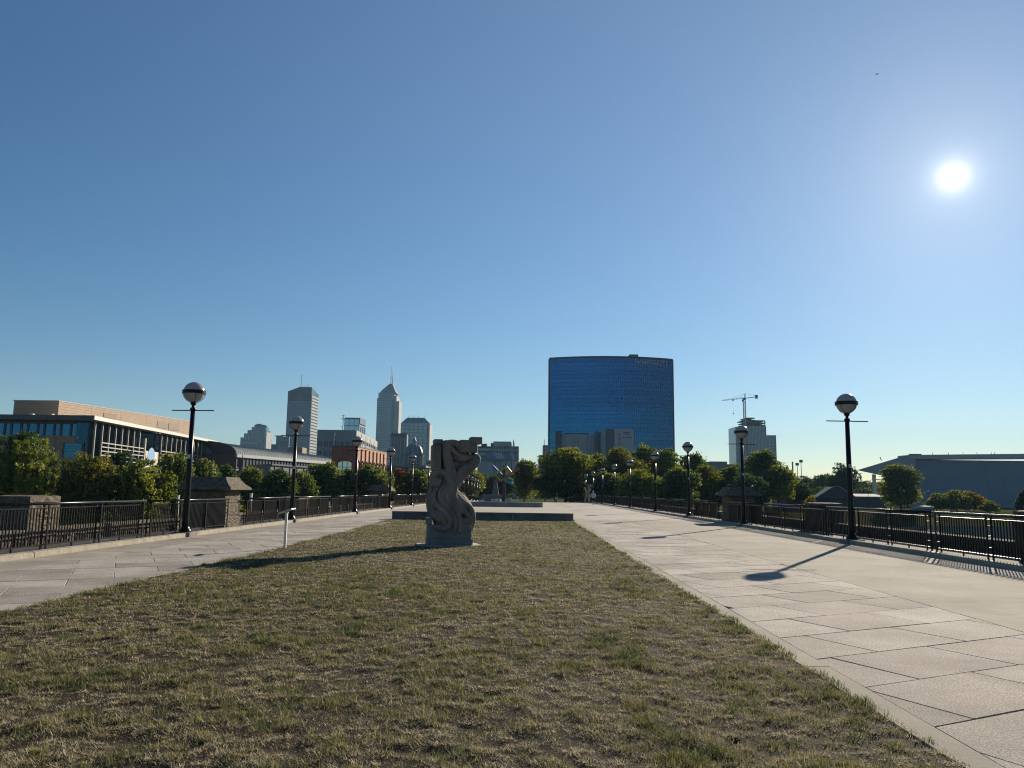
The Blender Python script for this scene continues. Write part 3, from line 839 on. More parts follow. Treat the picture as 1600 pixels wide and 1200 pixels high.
# ================================================================ slender white sign post at the lawn edge
t = thing('sign_post', 'slim white sign post with tilted panel at the left lawn edge', 'sign', (-6.42, 21.0, 0), R(-88))
MB().box(-0.03, 0.03, -0.03, 0.03, -0.03, 0.98).build('post', white_p, t)
b = MB(); b.obox((-0.22, -0.17, 0.93), (0.44, 0, 0), (0, 0.36, 0.12), (0, -0.008, 0.022)); b.build('panel', steel, t)
MB().box(-0.10, 0.10, -0.03, 0.03, 0.94, 0.965).build('bracket', white_p, t)

# ================================================================ coloured beam sculpture
def paint(name, c): return mat('paint_'+name, c, tuple(x*0.8 for x in c), 0.45, 2)
Y0 = 112.0
base = at(787, 783.5, Y0)
t = thing('beam_sculpture', 'abstract sculpture of crossed coloured beams on a dark post', 'sculpture', (base.x, Y0, deck_z(Y0)+0.0))
def rel(px, py, dy): q = at(px, py, Y0); return Vector((q.x-base.x, dy, q.z-deck_z(Y0)))
def cb(name, p0, p1, w, col, d0=0.0, d1=0.0):
    MB().beam(rel(p0[0], p0[1], d0), rel(p1[0], p1[1], d1), w).build(name, col, t)
MB().box(-0.22, 0.22, -0.2, 0.2, -0.3, rel(787,728,0).z).build('post', paint('indigo', (0.025,0.015,0.06)), t)
cb('beam', (769,727.5), (785.5,744), 0.33, paint('blue', (0.03,0.12,0.40)), 0.5, 0.3)
cb('beam', (772.5,741), (791,729.5), 0.30, paint('yellow', (0.42,0.32,0.05)), -0.5, -0.4)
cb('beam', (791.5,729), (801.5,741), 0.22, paint('gold', (0.40,0.25,0.06)), -0.3, -0.6)
cb('beam', (773,741), (784,752), 0.26, paint('olive', (0.30,0.26,0.06)), -0.4, -0.6)
cb('beam', (771,754.5), (789,745.5), 0.24, paint('maroon', (0.22,0.03,0.04)), 0.6, 0.2)
cb('beam', (789,746), (811,731.5), 0.34, paint('red', (0.42,0.06,0.03)), 0.2, 0.8)
cb('beam', (779,748), (791,750), 0.34, paint('orange', (0.50,0.12,0.02)), -0.2, -0.3)
cb('beam', (791,747.5), (799,739), 0.36, paint('vermilion', (0.52,0.12,0.03)), 0.5, 0.2)
cb('beam', (777,742), (801,751), 0.30, paint('green', (0.03,0.22,0.16)), 0.3, -0.5)
cb('beam', (790,750), (801.5,756.5), 0.34, paint('teal', (0.04,0.26,0.36)), -0.1, -0.9)
t2 = thing('low_stone_wall', 'long grey stone block behind the crossed beam sculpture', 'stone wall', (-4.6, 122, deck_z(122)))
MB().box(-1.9, 1.4, -0.6, 0.6, -0.2, 1.15).build('base_block', plinth_stone, t2)
pale = mat('pale_rock', (0.62,0.58,0.50), (0.45,0.42,0.36), 0.9, 2, 6, 0.5, 10)
def rock(x, y, L, h, seed, label):
    rr = random.Random(seed)
    b = MB(); n = 9
    for z, s in ((0, 1.0), (h*0.6, 0.92), (h, 0.7)):
        b.v += [(L*s*math.cos(k*2*math.pi/n)*rr.uniform(0.85, 1.1), 0.45*L*s*math.sin(k*2*math.pi/n)*rr.uniform(0.85, 1.1), z*rr.uniform(0.85, 1.1)-0.05) for k in range(n)]
    for i in range(2):
        for k in range(n): b.f.append((i*n+k, i*n+(k+1)%n, (i+1)*n+(k+1)%n, (i+1)*n+k))
    b.f.append(tuple(range(2*n, 3*n)))
    o = b.build('boulder', pale, None); o.location = (x, y, deck_z(y)); tag(o, label, 'boulder', 'pale boulders on the far median')
p = at(775, 783, 108); rock(p.x, 108, 0.95, 0.62, 1, 'pale flat boulder at the foot of the beam sculpture')
p = at(752, 783, 108); rock(p.x, 108, 0.5, 0.45, 2, 'smaller pale boulder left of the beam sculpture')
p = at(796, 782, 116); rock(p.x, 116, 0.45, 0.75, 3, 'pale upright boulder right of the beam sculpture post')
p = at(804, 783, 118); rock(p.x, 118, 0.7, 0.4, 4, 'pale low boulder right of the beam sculpture')
# ladder-like obelisk
p = at(774, 775, 150)
t = thing('obelisk', 'slim stepped white obelisk seen behind the coloured beams', 'obelisk', (p.x, 150, -1.2))
for k in range(14):
    z0 = k*0.36; s = 0.85*(1-k/15.0)+0.12
    MB().box(-s, s, -s, s, z0+0.01, z0+0.345).build('stone', plinth_stone, t)
# pale twin-stem stone figure right of the far lamps
p = at(917, 782, 128)
t = thing('stone_sculpture', 'pale upright stone sculpture with forked arms behind the walker', 'sculpture', (p.x, 128, deck_z(128)))
b = MB()
b.tube([(-0.45,0,0),(-0.25,0,0.6),(-0.22,0,1.2),(-0.10,0,1.5),(-0.18,0,2.0),(-0.42,0,2.55)], [0.10,0.13,0.12,0.09,0.12,0.14], 8)
b.build('stem', limestone, t, True)
b = MB()
b.tube([(0.42,0,0),(0.28,0,0.6),(0.24,0,1.3),(0.28,0,2.0),(0.30,0,2.75)], [0.12,0.15,0.16,0.15,0.13], 8)
b.tube([(0.26,0,1.6),(0.5,0,2.0),(0.68,0,2.4)], [0.1,0.09,0.07], 8)
b.build('stem', limestone, t, True)
MB().box(0.1, 0.95, -0.2, 0.2, 2.7, 3.05).build('stone_block', limestone, t)

# ================================================================ people on the walk
def person(label, loc, rotz, H, shirt, shorts, skin, lean=0.14, stride=0.32, hair=(0.05,0.035,0.025)):
    t = thing('person', label, 'person', loc, rotz)
    s = H/1.75
    P = {'pelvis':(0,0,0.93),'spine':(0,0.04,1.15),'chest':(0,0.10,1.36),'neck':(0,0.14,1.50),'head0':(0,0.17,1.58),'head1':(0,0.19,1.70),
         'shL':(-0.19,0.10,1.42),'elL':(-0.29,0.0,1.18),'wrL':(-0.27,0.14,0.98),'haL':(-0.25,0.20,0.90),
         'shR':(0.19,0.10,1.42),'elR':(0.30,-0.02,1.18),'wrR':(0.27,0.10,0.98),'haR':(0.25,0.17,0.91),
         'hiL':(-0.09,0,0.90),'knL':(-0.10,stride*0.55,0.50),'anL':(-0.10,stride*0.45,0.09),'toL':(-0.11,stride*0.45+0.16,0.04),
         'hiR':(0.09,0,0.90),'knR':(0.10,-stride*0.1,0.49),'anR':(0.10,-stride*0.9,0.16),'toR':(0.11,-stride*0.9+0.13,0.05)}
    names = list(P); E = [('pelvis','spine'),('spine','chest'),('chest','neck'),('neck','head0'),('head0','head1'),('chest','shL'),('shL','elL'),('elL','wrL'),('wrL','haL'),
         ('chest','shR'),('shR','elR'),('elR','wrR'),('wrR','haR'),('pelvis','hiL'),('hiL','knL'),('knL','anL'),('anL','toL'),('pelvis','hiR'),('hiR','knR'),('knR','anR'),('anR','toR')]
    rad = {'pelvis':.145,'spine':.135,'chest':.15,'neck':.058,'head0':.09,'head1':.085,'hiL':.09,'hiR':.09,'knL':.058,'knR':.058,'anL':.04,'anR':.04,'toL':.038,'toR':.038,
           'shL':.06,'shR':.06,'elL':.045,'elR':.045,'wrL':.03,'wrR':.03,'haL':.035,'haR':.035}
    me = bpy.data.meshes.new('body'); me.from_pydata([tuple(c*s for c in P[k]) for k in names], [(names.index(a), names.index(b)) for a, b in E], [])
    o = ob('body', me, t)
    o.modifiers.new('skin', 'SKIN'); o.modifiers.new('sub', 'SUBSURF').levels = 1; o.modifiers['sub'].render_levels = 2
    lay = me.skin_vertices[0] if me.skin_vertices else None
    if lay is None:
        bpy.context.view_layer.objects.active = o; o.select_set(True); bpy.ops.mesh.customdata_skin_add(); lay = me.skin_vertices[0]
    for i, k in enumerate(names): lay.data[i].radius = (rad[k]*s,)*2; lay.data[i].use_root = (k == 'pelvis')
    # clothing by height: one body surface, cloth and skin areas
    M = bpy.data.materials.new('figure'); M.use_nodes = True; n, l = M.node_tree.nodes, M.node_tree.links
    tcx = n.new('ShaderNodeTexCoord'); sp = n.new('ShaderNodeSeparateXYZ'); l.new(tcx.outputs['Object'], sp.inputs[0])
    rp = n.new('ShaderNodeValToRGB'); rp.color_ramp.interpolation = 'CONSTANT'; e = rp.color_ramp.elements
    mrr = n.new('ShaderNodeMath'); mrr.operation = 'DIVIDE'; mrr.inputs[1].default_value = H; l.new(sp.outputs['Z'], mrr.inputs[0]); l.new(mrr.outputs[0], rp.inputs['Fac'])
    e[0].position = 0.0; e[0].color = (0.35,0.34,0.33,1); e[1].position = 0.06; e[1].color = (*skin,1)
    for pz, c in ((0.31, shorts), (0.545, shirt), (0.865, skin), (0.93, hair)): k = e.new(pz); k.color = (*c, 1)
    l.new(rp.outputs[0], n['Principled BSDF'].inputs['Base Color']); n['Principled BSDF'].inputs['Roughness'].default_value = 0.8
    me.materials.append(M)
    # loose shirt and shorts
    cloth = mat('cloth_%s' % label[:8], shirt, None, 0.85, 10); sh = mat('shorts_%s' % label[:8], shorts, None, 0.85, 10)
    b = MB()
    for z, a, c, yy in ((0.92, .20, .15, 0.0), (1.10, .19, .15, 0.03), (1.30, .215, .155, 0.08), (1.44, .20, .12, 0.11), (1.50, .10, .08, 0.13)):
        b.v += [(a*s*math.cos(k*math.pi/6), (yy + c*math.sin(k*math.pi/6))*s, z*s) for k in range(12)]
    for i in range(4):
        for k in range(12): b.f.append((i*12+k, i*12+(k+1)%12, i*12+12+(k+1)%12, i*12+12+k))
    for sd in (-1, 1): b.tube([(sd*0.18*s, 0.10*s, 1.43*s), (sd*0.27*s, 0.02*s, 1.22*s), (sd*0.285*s, 0.06*s, 1.06*s)], [0.075*s, 0.07*s, 0.06*s], 8)
    b.build('shirt', cloth, t, True)
    b = MB()
    for sd, kn in ((-1, P['knL']), (1, P['knR'])):
        b.tube([(sd*0.085*s, 0, 0.96*s), (sd*0.10*s, kn[1]*0.5*s, 0.72*s), (kn[0]*s, kn[1]*0.9*s, 0.55*s)], [0.125*s, 0.105*s, 0.095*s], 10)
    b.build('shorts', sh, t, True)
    b = MB(); b.lathe([(0.02, 1.60*s),(0.085*s, 1.62*s),(0.10*s, 1.68*s),(0.09*s, 1.75*s),(0.03*s, 1.79*s)], 12); h_ = b.build('hair', mat('hair_%s' % label[:8], hair, None, 0.6, 20), t, True); h_.location = (0, 0.17*s, 0)
    return t
p = at(927, 790, 97)
person('person walking away in a pale blue shirt and dark shorts by the right railing', (p.x, 97, deck_z(97)), R(6), 1.78, (0.50,0.56,0.62), (0.02,0.02,0.03), (0.45,0.30,0.22), hair=(0.45,0.42,0.40))
p = at(869, 787, 138)
person('distant person in a dark top and pale shorts beyond the crest of the walk', (p.x, 138, deck_z(138)), R(200), 1.70, (0.03,0.03,0.04), (0.45,0.42,0.38), (0.42,0.28,0.20))
p = at(808.5, 782, 132)
person('distant person in dark clothes right of the beam sculpture', (p.x, 132, deck_z(132)), R(120), 1.72, (0.03,0.03,0.05), (0.025,0.025,0.03), (0.42,0.28,0.20))

# ================================================================ trees and shrubs
def crown_mesh(name, seed, rx, h0, h1, nleaf, leaf, nlobe, material, open_=0.25, conic=0.0):
    r = np.random.RandomState(seed)
    zc, rz = (h0+h1)/2, (h1-h0)/2
    lobes = []
    for i in range(nlobe):
        th = r.rand()*2*np.pi; v = r.uniform(-0.85, 0.95)
        prof = math.sqrt(max(0.05, 1-v*v)); prof *= (1-conic*(v+1)/2)
        rr = prof*r.uniform(0.35, 0.82)
        lr = r.uniform(0.26, 0.44)*(1-0.35*conic)
        lobes.append((rx*rr*math.cos(th), rx*rr*math.sin(th), zc+v*rz*0.80, rx*lr, rz*lr*r.uniform(0.75, 1.05)))
    lobes.append((0, 0, zc+rz*0.62, rx*0.34*(1-0.5*conic), rz*0.38))
    lobes.append((0, 0, zc, rx*0.5, rz*0.6))
    w = np.array([l[3]*l[4] for l in lobes]); w /= w.sum()
    pick = r.choice(len(lobes), nleaf, p=w)
    Lb = np.array(lobes)[pick]
    d = r.normal(size=(nleaf, 3)); d /= np.linalg.norm(d, axis=1)[:, None]
    rad = r.uniform(0.55, 1.08, nleaf)**0.6
    # leaves gather into sprays
    d += 0.22*np.sin(d*9.0 + pick[:, None]*1.7); 
    C = Lb[:, :3] + d*rad[:, None]*np.stack([Lb[:, 3], Lb[:, 3], Lb[:, 4]], -1)
    keep = vnoise(C[:, 0]*1.0+C[:, 2]*0.7, C[:, 1]-C[:, 2]*0.6, rx*0.22, seed+3) > open_
    C, d, pick = C[keep], d[keep], pick[keep]; n = len(C)
    nrm = d*0.6 + r.normal(size=(n, 3))*0.75 + np.array([0, 0, 0.35]); nrm /= np.linalg.norm(nrm, axis=1)[:, None]
    a = np.cross(nrm, r.normal(size=(n, 3))); a /= np.linalg.norm(a, axis=1)[:, None]; b = np.cross(nrm, a)
    s = leaf*r.uniform(0.6, 1.3, n)[:, None]
    Vv_ = np.stack([C-a*s*0.62, C-b*s*0.34-nrm*s*0.08, C+a*s*0.62, C+b*s*0.34-nrm*s*0.08], 1).reshape(-1, 3)
    F = np.arange(n*4).reshape(n, 4)
    lobe_t = r.rand(len(lobes))
    tint = np.clip(0.45*lobe_t[pick] + 0.45*r.rand(n) + 0.18*vnoise(C[:, 0], C[:, 2], rx*0.5, seed+9) - 0.02, 0, 1)**1.25
    return np_mesh(name, Vv_, F, material, np.repeat(tint, 4)), lobes
bark = mat('bark', (0.10,0.075,0.055), (0.05,0.04,0.03), 0.95, 6, 6, 0.8, 20, stretch=(1, 1, 0.3))
def trunk_mesh(h0, h1, r0, lobes, seed):
    rr = random.Random(seed); b = MB()
    top = h0+(h1-h0)*0.55
    b.tube([(0,0,-0.4),(0.03,0.02,h0*0.5),(-0.03,0.04,h0),(0.02,0,(h0+top)/2),(0,0,top)], [r0*1.35, r0, r0*0.85, r0*0.6, r0*0.25], 8)
    for l in rr.sample(lobes, min(9, len(lobes))):
        z0 = h0*0.9 + rr.random()*(top-h0)*0.6
        b.tube([(0,0,z0), (l[0]*0.45, l[1]*0.45, (z0+l[2])/2+0.1), (l[0], l[1], l[2])], [r0*0.42, r0*0.26, r0*0.07], 6)
    return b.mesh('trunk', bark, True)
_lm = leaf_mat
leaf_mat = lambda n_, a, b, c: _lm(n_, a, b, c, 0.52)
PAL = {
 'green': leaf_mat('leaf_green', (0.046,0.072,0.016), (0.135,0.168,0.036), (0.33,0.33,0.10)),
 'olive': leaf_mat('leaf_olive', (0.056,0.082,0.014), (0.165,0.19,0.032), (0.41,0.36,0.07)),
 'turn':  leaf_mat('leaf_turning', (0.055,0.072,0.012), (0.15,0.15,0.024), (0.36,0.25,0.035)),
 'dark':  leaf_mat('leaf_dark', (0.020,0.042,0.013), (0.045,0.078,0.020), (0.11,0.14,0.034)),
 'red':   leaf_mat('leaf_red', (0.14,0.035,0.012), (0.22,0.055,0.018), (0.28,0.11,0.03)),
 'gold':  leaf_mat('leaf_gold', (0.12,0.095,0.015), (0.24,0.18,0.025), (0.34,0.22,0.03)),
}
KINDS = {}
def kind(key, pal, seed, rx, h0, h1, nleaf, leaf, nlobe, trunk_r, open_=0.17, conic=0.0):
    me, lob = crown_mesh('crown', seed, rx, h0, h1, int(nleaf*1.5), leaf, nlobe, PAL[pal], open_, conic)
    KINDS[key] = (me, trunk_mesh(h0, h1, trunk_r, lob, seed), rx, h1)
kind('near1', 'olive', 1, 3.2, 1.2, 7.6, 26000, 0.17, 26, 0.13)
kind('near2', 'turn', 2, 2.8, 0.9, 6.6, 22000, 0.17, 24, 0.12)
kind('near3', 'olive', 3, 2.6, 1.0, 6.4, 20000, 0.17, 24, 0.12)
kind('near4', 'dark', 4, 3.3, 1.5, 9.0, 20000, 0.22, 24, 0.16)
kind('mid1', 'green', 5, 3.2, 1.0, 6.8, 12000, 0.27, 24, 0.13)
kind('mid2', 'green', 6, 3.0, 1.0, 6.2, 11000, 0.27, 22, 0.13)
kind('mid3', 'green', 7, 3.4, 1.2, 7.2, 13000, 0.27, 26, 0.14)
kind('mid4', 'red', 8, 2.4, 1.2, 6.2, 7000, 0.27, 18, 0.12)
kind('big1', 'olive', 9, 5.4, 2.0, 12.5, 19000, 0.36, 34, 0.26)
kind('big2', 'olive', 10, 5.0, 1.8, 12.0, 18000, 0.36, 32, 0.26)
kind('big3', 'green', 11, 5.2, 1.6, 12.5, 18000, 0.36, 32, 0.26)
kind('big4', 'dark', 12, 5.6, 1.4, 13.0, 18000, 0.38, 30, 0.28)
kind('big5', 'turn', 13, 5.0, 2.0, 12.0, 16000, 0.36, 28, 0.26)
kind('oval', 'olive', 21, 4.2, 0.5, 12.5, 17000, 0.34, 44, 0.25)
kind('shrub1', 'gold', 14, 2.4, 0.1, 4.0, 5000, 0.26, 14, 0.08, 0.35)
kind('shrub2', 'olive', 15, 2.6, 0.1, 4.4, 6000, 0.28, 16, 0.08)
kind('conifer', 'dark', 16, 2.6, 0.3, 9.0, 9000, 0.28, 40, 0.15, 0.15, 0.85)
rt = random.Random(77)
def tree(key, px, top_py, Y, width_px, label, name='tree', cat='tree', group='trees beyond the bridge'):
    """a tree whose crown top and width were measured in the photograph at distance Y"""
    crown, trunk, rx, h = KINDS[key]
    q = at(px, top_py, Y)
    z0 = terrain_z(q.x, Y) if abs(q.x) > 13 else deck_z(Y)-0.1
    H = q.z - z0
    sxy = (width_px*Y/FPX)/(2*rx*1.02); sz = H/h
    t = thing(name, label, cat, (q.x, Y, z0), rt.uniform(0, 6.28), group)
    t.scale = (sxy, sxy, sz)
    ob('crown', crown, t); ob('trunk', trunk, t)
    return t
# left of the bridge, near bank
tree('near4', 30, 677, 84, 100, 'dark rounded tree rising behind the yellowing trees at the left frame edge')
tree('near1', 48, 694, 60, 118, 'large yellow-green tree at the left edge, in front of the brick museum')
tree('near2', 142, 708, 62, 98, 'tree with orange-tinged right side behind the left railing')
tree('near4', 186, 706, 88, 80, 'dark green tree in front of the museum louvres, behind the orange-tinged tree')
tree('near3', 229, 713, 64, 92, 'olive tree with golden right edge left of the nearest left lamp')
tree('mid3', 276, 711, 86, 76, 'green tree directly behind the nearest left lamp pole')
tree('mid1', 318, 722, 92, 62, 'small green tree above the roofed stone pier')
tree('mid2', 356, 728, 120, 34, 'little pale tree right of the roofed stone pier, before the arched hall')
for k, (px, top, Y, wd, ky, lab) in enumerate((
    (398, 733, 98, 66, 'mid1', 'bushy green tree just right of the roofed stone pier'),
    (438, 735, 100, 58, 'mid2', 'bushy green tree left of the second left lamp'),
    (472, 738, 104, 52, 'mid3', 'low bushy green tree behind the second left lamp'),
    (507, 726, 112, 62, 'mid1', 'taller bushy green tree before the dark blue low building'),
    (543, 735, 116, 52, 'mid2', 'bushy green tree below the arched window of the brick building'),
    (578, 729, 118, 62, 'mid3', 'bushy green tree below the lit side of the brick building'),
    (604, 738, 128, 44, 'mid1', 'small green tree beside the fourth left lamp'),
    (650, 735, 126, 58, 'mid3', 'green tree between the fifth left lamp and the carved sculpture'),
    (672, 742, 134, 46, 'mid2', 'green tree half hidden by the carved sculpture'))):
    tree(ky, px, top, Y, wd, lab)
tree('mid4', 624, 734, 150, 44, 'red-leaved tree behind the fourth and fifth left lamps')
tree('near4', 690, 727, 175, 50, 'dark tree behind the head of the carved sculpture')
for k, (px, top, Y, wd, ky, lab) in enumerate((
    (737, 735, 205, 44, 'big1', 'yellowing tree behind the far cluster of left lamps'),
    (758, 742, 235, 44, 'big4', 'dark hazy tree left of the crossed beam sculpture'),
    (783, 739, 240, 50, 'big4', 'dark hazy tree directly behind the crossed beams'),
    (820, 719, 168, 52, 'big3', 'tall conical green tree right of the crossed beams'),
    (852, 742, 200, 40, 'big4', 'dark tree in the gap between the conical tree and the big rounded tree'),
    (884, 701, 158, 90, 'big1', 'big rounded tree with golden top in front of the blue glass tower'),
    (868, 735, 150, 76, 'big4', 'dark low tree at the far end of the walk under the rounded tree'),
    (932, 712, 172, 56, 'big2', 'yellowing tree below the white hotel'),
    (968, 699, 165, 82, 'big5', 'golden tree in front of the white hotel sign wall'),
    (1006, 696, 176, 52, 'big3', 'tall green tree right of the white hotel'),
    (945, 738, 150, 80, 'big3', 'green tree behind the far right lamps'),
    (1038, 705, 160, 66, 'big2', 'yellow-green tree before the right corner of the blue glass tower'),
    (1000, 735, 142, 74, 'big1', 'lower yellowing tree behind the fourth right lamp'),
    (1085, 709, 185, 66, 'big3', 'loose green tree just right of the blue glass tower'),
    (1062, 732, 148, 70, 'big3', 'green tree behind the third right lamp'),
    (1104, 728, 165, 52, 'big5', 'orange-tinged tree left of the brown flat-roofed building'),
    (1148, 729, 172, 60, 'big2', 'green tree behind the second right lamp'),
    (1193, 704, 180, 66, 'big3', 'tall domed green tree below the tower under construction'),
    (1215, 728, 172, 62, 'big1', 'green tree at the right foot of the tall domed tree'),
    (1168, 742, 160, 70, 'big4', 'dark tree behind the right roofed pier'),
    (912, 728, 190, 60, 'big4', 'dark tree filling the gap left of the golden tree'),
    (1022, 724, 186, 60, 'big4', 'dark tree between the tall green tree and the yellow-green tree'),
    (1122, 742, 178, 54, 'big4', 'dark low tree between the third and second right lamps'),
    (1244, 752, 196, 56, 'big4', 'dark low tree at the end of the near tree line'),
    (1282, 762, 240, 70, 'big4', 'dark low tree behind the small golden shrub'),
    (1345, 764, 260, 60, 'big4', 'dark low tree behind the low grey roof'),
    (1262, 746, 330, 70, 'big4', 'hazy tree below the stadium light poles'),
    (1290, 741, 320, 50, 'big3', 'hazy tree left of the nearest right lamp'),
    (1318, 727, 290, 54, 'big4', 'tall hazy tree behind the gabled pavilion'),
    (1352, 753, 330, 44, 'big2', 'pale hazy tree below the tip of the wedge roof'),
    (1376, 753, 345, 40, 'big2', 'pale hazy tree beside the white column of the wedge roof'),
    (1404, 725, 205, 66, 'oval', 'rounded tree standing before the long grey hall'),
    )):
    tree(ky, px, top, Y, wd, lab)
for px, top, Y, wd, ky, lab in (
    (1462, 770, 215, 44, 'shrub2', 'yellowing shrub at the left of the row before the grey hall'),
    (1492, 765, 212, 52, 'shrub2', 'taller shrub in the middle of the row before the grey hall'),
    (1520, 769, 214, 46, 'shrub1', 'golden shrub at the right of the row before the grey hall'),
    (1547, 782, 200, 34, 'shrub2', 'small dark shrub right of the golden shrubs'),
    (1264, 775, 150, 24, 'shrub1', 'small golden shrub left of the gabled pavilion')):
    tree(ky, px, top, Y, wd, lab, 'shrub', 'shrub', 'shrubs on the right bank')
tree('conifer', 1600, 766, 190, 44, 'dark conifer at the right frame edge', 'conifer_tree', 'tree')
# a far belt of woodland that reads as one mass
belt_v, belt_f, belt_t = [], [], []
rb = np.random.RandomState(5); o_ = 0
me_src = KINDS['big4'][0]; co = np.zeros(len(me_src.vertices)*3, dtype=np.float32); me_src.vertices.foreach_get('co', co); co = co.reshape(-1, 4, 3)[::9]
tn = np.zeros(len(me_src.vertices), dtype=np.float32); me_src.attributes['tint'].data.foreach_get('value', tn); tn = tn.reshape(-1, 4)[::9]
for k in range(110):
    x = -420 + k*11 + rb.uniform(-3, 3); y = 430 + rb.uniform(-30, 60)
    if -90 < x < 22 and rb.rand() < 0.3: continue
    s = rb.uniform(0.8, 1.15); c = co.copy(); cc = c.mean(1, keepdims=True); c = cc + (c-cc)*2.4
    P_ = c*np.array([s*1.25, s, s*0.95]) + np.array([x, y, terrain_z(x, y)-0.8])
    belt_v.append(P_.reshape(-1, 3)); belt_t.append(tn.ravel())
bv = np.concatenate(belt_v)
bo = ob('distant_trees', np_mesh('distant_trees', bv, np.arange(len(bv)).reshape(-1, 4), PAL['dark'], np.concatenate(belt_t)))
bo['kind'] = 'stuff'; bo['label'] = 'far belt of hazy dark woodland along the horizon'; bo['category'] = 'woodland'
# bushes hugging the left bank below the railing
for k, (x, y, s, lab) in enumerate(((-19, 34, 1.0, 'dark bush below the left railing near the low stone block'), (-21, 47, 1.1, 'dark bush below the left railing behind the second lamp'), (-23, 60, 1.2, 'dark bush below the left railing behind the third lamp'))):
    t = thing('shrub', lab, 'shrub', (x, y, terrain_z(x, y)), k*1.3, 'bushes on the left bank'); t.scale = (s*1.5, s*1.5, s*0.85)
    ob('crown', KINDS['shrub2'][0], t); ob('trunk', KINDS['shrub2'][1], t)

# ================================================================ buildings
def glass(name, c, rough=0.12, metal=0.85): return mat('glass_'+name, c, tuple(x*0.85 for x in c), rough, 0.05, 3, metal=metal)
g_blue = glass('blue', (0.004,0.10,0.24), 0.08, 1.0)
g_dark = glass('dark', (0.05,0.075,0.10), 0.15, 0.6)
g_teal = glass('teal', (0.20,0.34,0.42), 0.12)
g_slate = glass('slate', (0.14,0.20,0.25), 0.2, 0.6)
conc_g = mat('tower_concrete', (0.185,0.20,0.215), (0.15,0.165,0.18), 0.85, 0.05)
conc_l = mat('pale_and_sunlit_stone', (0.38,0.375,0.365), (0.32,0.315,0.305), 0.85, 0.05)  # pale stone, also the paler colour painted on sunlit tower sides
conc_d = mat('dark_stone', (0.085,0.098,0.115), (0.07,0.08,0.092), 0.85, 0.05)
tanp = mat('tan_panel', (0.36,0.245,0.16), (0.31,0.205,0.13), 0.7, 0.6, 5)
tan_brick = mat('tan_brick', (0.36,0.25,0.17), (0.27,0.185,0.125), 0.85, 1.2, 6, 0.4, 12)
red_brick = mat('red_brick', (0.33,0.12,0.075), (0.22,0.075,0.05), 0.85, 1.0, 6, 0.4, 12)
trim_w = mat('pale_trim', (0.38,0.36,0.315), (0.32,0.30,0.265), 0.6, 2)
dark_metal = mat('dark_metal', (0.035,0.038,0.045), (0.05,0.052,0.06), 0.45, 2)
roof_grey = mat('seam_roof', (0.42,0.44,0.42), (0.35,0.37,0.35), 0.85, 0.4, 4, spec=0.15)
def grid(parent, A, B, z0, z1, rows, cols, sf, pf, depth, m_sp, name='facade_grid', m_p=None):
    """spandrel bands and piers standing proud of a glass body, A left and B right as seen from outside"""
    A, B = Vector((A[0], A[1], 0)), Vector((B[0], B[1], 0)); L = (B-A).length; e = (B-A)/L; n = Vector((e.y, -e.x, 0))
    b = MB(); fh = (z1-z0)/rows
    if sf:
        for k in range(rows): b.obox(A+Vector((0,0,z0+k*fh)), e*L, n*depth, Vector((0,0,fh*sf)))
    if pf:
        bw = L/cols
        for k in range(cols+1):
            w = bw*pf
            b.obox(A+e*min(max(k*bw-w/2, 0), L-w)+Vector((0,0,z0)), e*w, n*(depth*1.25), Vector((0,0,z1-z0)))
    return b.build(name, m_sp, parent, kind='stuff')
def xy(v): return (v.x, v.y)
ZG = -3.0

# ---- blue glass hotel tower, gently bowed
D0 = 650.0
pl, pr = at(857.5, 700, D0), at(1053.5, 700, D0)
H1 = at(955, 558, D0-6).z
NB, NF = 64, 34
t = thing('hotel_tower', 'huge bowed slab tower of blue glass with pale letters at its top right', 'tower', ((pl.x+pr.x)/2, D0, ZG))
cx = (pl.x+pr.x)/2; half = (pr.x-pl.x)/2
def bow(u): return -11.0*(1-u*u)
us = [-1+2*k/NB for k in range(NB+1)]
fr = [(half*u, bow(u)) for u in us]
MB().prism(fr + [(half, 16), (-half, 16)], 0, H1-ZG-0.6).build('body', glass('deep', (0.008,0.06,0.14), 0.1, 1.0), t)
fh = (H1-ZG-2.0)/NF
band = MB()
for k, (x, y) in enumerate(fr):
    band.v += [(x, y-0.35, 0.0), (x, y-0.35, fh-0.42)]
for k in range(NB): band.f.append((2*k, 2*k+2, 2*k+3, 2*k+1))
bms = [band.mesh('glass_band', glass('blue_%s' % w_, c_, 0.08, 1.0)) for w_, c_ in (('a', (0.004,0.10,0.24)), ('b', (0.005,0.088,0.215)), ('c', (0.004,0.112,0.265)))]
rg = random.Random(12)
for f in range(NF): ob('glass_band', rg.choice(bms), t, (0, 0, 0.6+f*fh))
mu = MB()
for k in range(0, NB+1):
    x, y = fr[k]; mu.box(x-0.10, x+0.10, y-0.50, y-0.2, 0, H1-ZG-0.8)
mu.build('mullions', mat('blue_mullion', (0.004,0.045,0.10), None, 0.25, 1, metal=1.0), t, kind='stuff')
par = MB()
par.prism([(x, y-0.6) for x, y in fr] + [(half+0.4, 16.4), (-half-0.4, 16.4)], H1-ZG-1.3, H1-ZG)
par.build('parapet', mat('blue_cap', (0.012,0.03,0.055), None, 0.5, 1, spec=0.2), t)
MB().box(half*0.28, half*0.42, -8, 4, H1-ZG, H1-ZG+2.2).build('roof_plant', conc_d, t)
for s in (-1, 1): MB().box(s*half-0.35, s*half+0.35, -0.9, 16.5, 0, H1-ZG-1.35).build('edge_fin', mat('blue_cap', (0,0,0)), t)
